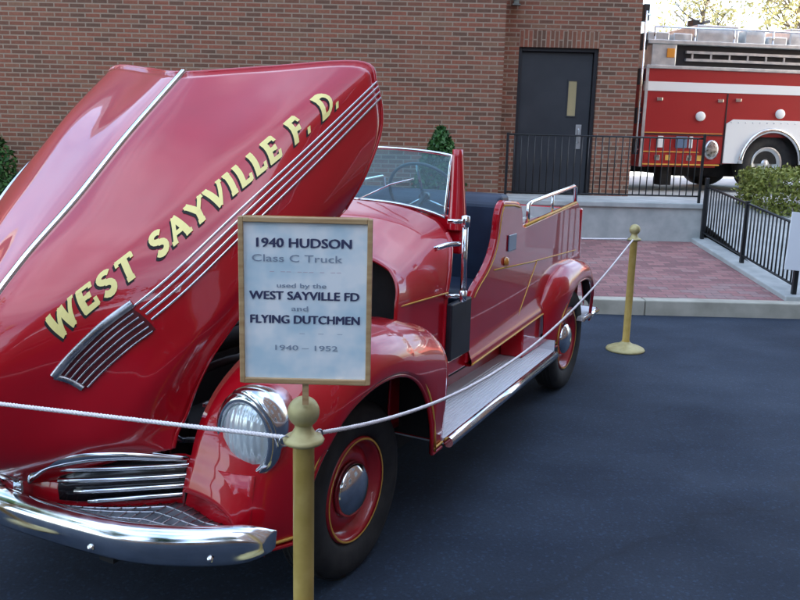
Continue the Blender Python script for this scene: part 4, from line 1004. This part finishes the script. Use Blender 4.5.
# upper body: dark ladder bay with silver ladder rails
ep(MB().box((.55, .12, 2.14), (L_ - 2.4, 2.3, 2.50)), 'ladder_bay', 'frame_dark')
ep(MB().box((.08, .0, 2.14), (.50, 2.3, 2.50)), 'rear_locker', 'silver', bevel=.01)
ep(MB().box((.33, -.02, 2.27), (.47, .0, 2.43)), 'side_marker', 'amber', bevel=.01)
q = MB()
for z in (2.23, 2.36): q.box((.7, .04, z), (L_ - 2.4, .09, z + .045))
for k in range(16): q.box((.8 + k * .33, .055, 2.275), (.83 + k * .33, .075, 2.36))
ep(q, 'ladder', 'silver')
ep(MB().box((0, -.02, 2.50), (L_ - 2.4, .3, 2.57)).box((0, 2.0, 2.50), (L_ - 2.4, 2.37, 2.57)).box((0, .3, 2.50), (.3, 2.0, 2.57)), 'upper_rail', 'silver', bevel=.01)
q = MB(); rn = random.Random(4); x = .1
while x < L_ - 2.8:
    w_ = rn.uniform(.25, .8); h_ = rn.uniform(.14, .36); q.box((x, .25, 2.57), (x + w_, 1.9, 2.57 + h_)); x += w_ + rn.uniform(.02, .15)
ep(q, 'hose_bed_covers', 'silver', bevel=.02)
q = MB()
for k in range(9): q.tube([(.15 + k * .7, .1, 2.56), (.15 + k * .7, .1, 2.80)], .018, 8)
q.tube([(.15, .1, 2.80), (5.75, .1, 2.80)], .018, 8); ep(q, 'roof_rail', 'chrome')
q = MB(); q.tube([(1.2, .6, 2.7), (1.2, .6, 2.95), (1.35, .6, 3.0)], .03, 8); q.box((1.0, .5, 2.7), (1.12, .7, 3.0)); ep(q, 'deck_monitor', 'frame_dark')
# wheel arch surround, bright
q = MB(); pts_o = []; 
poly = [(AC - .86, .42)] + [(AC - .86, 1.18), (AC - .80, 1.24), (AC + .80, 1.24), (AC + .86, 1.18), (AC + .86, .42)]
inner = [(AC + (AR) * math.cos(math.pi * k / 18), AZ + AR * math.sin(math.pi * k / 18)) for k in range(19)]
ring = poly + [(AC + AR, .42)] + inner + [(AC - AR, .42)]
P = []
n_ = 24
for k in range(n_ + 1):
    a = math.pi * k / n_; c_, s2 = math.cos(a), math.sin(a); r_ = min(.86 / max(abs(c_), 1e-6), (1.24 - AZ) / max(s2, 1e-6))
    P.append([Vector((AC + AR * c_, -.02, AZ + AR * s2)), Vector((AC + r_ * c_, -.02, AZ + r_ * s2)), Vector((AC + r_ * c_, .02, AZ + r_ * s2))])
q.grid(P, smooth=False); ep(q, 'arch_panel', 'engine_white', solid=.006)
ep(MB().tube([(AC + AR * math.cos(math.pi * k / 24), -.03, AZ + AR * math.sin(math.pi * k / 24)) for k in range(25)], .045, 8), 'arch_trim', 'chrome')
q = MB(); 
for k in range(13): q.lathe([(.012, 0), (.008, -.008), (.0005, -.009)], (AC - .78 + k * .13, -.026, 1.19), 'y', 8)
ep(q, 'arch_rivets', 'dull_chrome')
for x in (AC, 6.4):
    for y, s_ in ((.22, -1), (2.15, 1)):
        wl_ = empty('wheel', (x, y, .5)); wl_.parent = eng
        MB().lathe([(.28, -.14), (.36, -.16), (.46, -.15), (.5, -.1), (.5, .1), (.46, .15), (.36, .16), (.28, .14), (.28, -.14)], axis='y', n=40).build('tyre', 'rubber', wl_)
        MB().lathe([(.0005, -.11), (.07, -.11), (.08, -.06), (.16, -.05), (.24, -.12), (.285, -.15), (.285, .1)] if s_ < 0 else [(.0005, .11), (.07, .11), (.08, .06), (.16, .05), (.24, .12), (.285, .15), (.285, -.1)], axis='y', n=32).build('rim', 'silver', wl_)
ep(MB().box((.9, .5, .25), (L_ - 1, 1.9, .6)).box((1.75, .12, .5), (2.95, .16, 1.05)).box((.55, .3, .1), (.75, .55, .42)).box((.02, .7, .3), (.9, 2.0, .95)), 'underframe', 'black')
# seams, rounds, lower controls
q = MB()
for x in (1.47, 3.3, 4.6): q.box((x, -.008, .46), (x + .02, .0, 1.69))
q.box((.06, -.014, .95), (1.46, -.0, .965)); ep(q, 'door_seams', 'frame_dark')
for x, z in ((1.02, 1.28), (2.46, 1.36), (4.3, 1.36)):
    ep(MB().lathe([(.085, 0), (.085, -.02), (.06, -.03), (.0005, -.032)], (x, -.004, z), 'y', 20), 'round_lamp', 'engine_white')
q = MB(); q.box((.04, -.012, .455), (1.44, 0, .475)); q.box((.04, -.012, .665), (1.05, 0, .68)); q.box((.04, -.012, .98), (1.44, 0, .99)); ep(q, 'gold_reflective_trim', 'gold_line')
q = MB()
for x, z in ((.22, 1.5), (1.3, 1.5), (1.62, 1.52), (3.15, 1.5), (3.5, 1.2)): q.box((x, -.03, z), (x + .1, -.0, z + .05))
ep(q, 'compartment_latches', 'chrome', bevel=.006)
for k in range(7): ep(MB().box((.08 + k * .19, -.008, .53), (.17 + k * .19, 0, .62)), 'panel_plate', ('engine_red', 'dull_chrome', 'gold_line')[k % 3], bevel=.003)
for x, w_, m_ in ((.30, .09, 'engine_white'), (.62, .2, 'blue_grey'), (.86, .06, 'engine_white')):
    ep(MB().box((x, -.025, .74), (x + w_, 0, .93)), 'side_lamp', m_, bevel=.005)
ep(MB().lathe([(.13, 0), (.13, -.04), (.1, -.05), (.0005, -.05)], (1.26, -.002, .72), 'y', 24, sy=1.25), 'hose_inlet', 'dull_chrome')
# rear face: grab rails, lamps, bright edge
q = MB(); q.tube([(-.06, .02, .65), (-.06, .02, 2.9)], .022, 8)
for z in (.7, 1.3, 2.0, 2.85): q.tube([(-.06, .02, z), (.02, .06, z)], .018, 6)
ep(q, 'rear_grab_rail', 'chrome')
for z in (.62, 1.12, 1.75, 2.3, 2.75): ep(MB().box((-.10, .03, z), (.0, .20, z + .26)), 'rear_lamp', 'frame_dark', bevel=.01)
ep(MB().box((.0, -.016, .42), (.05, .0, 2.08)), 'corner_trim', 'silver')
ep(MB().box((-.35, .3, .35), (0.0, 2.1, .42)), 'rear_step', 'silver', bevel=.01)
# cab
cb = MB().prism([(L_ - 2.38, .42), (L_ - .1, .42), (L_, .7), (L_, 1.3), (L_ - .25, 2.15), (L_ - .35, 2.3), (L_ - 2.38, 2.3)], 0, 2.35, 'xz')
cabo = ep(cb, 'cab', 'engine_red', bevel=.05, seg=3)
MB().prism([(L_ - 1.25, 1.35), (L_ - .28, 1.35), (L_ - .5, 2.05), (L_ - 1.25, 2.05)], -.012, 0, 'xz').build('window', 'window_dark', cabo)
MB().prism([(L_ - 2.25, 1.35), (L_ - 1.4, 1.35), (L_ - 1.4, 2.05), (L_ - 2.25, 2.05)], -.012, 0, 'xz').build('window', 'window_dark', cabo)

# the superstructure sits a little lower than drawn
for o_ in eng.children:
    if o_.name.split('.')[0] in ('upper_side', 'white_stripe', 'top_ledge', 'ladder_bay', 'rear_locker', 'side_marker', 'ladder', 'upper_rail', 'hose_bed_covers', 'roof_rail', 'deck_monitor', 'body', 'corner_trim', 'round_lamp', 'lower_side', 'arch_panel', 'arch_rivets', 'door_seams'):
        for v_ in o_.data.vertices:
            if v_.co.z > 1.06: v_.co.z = 1.06 + (v_.co.z - 1.06) * .93
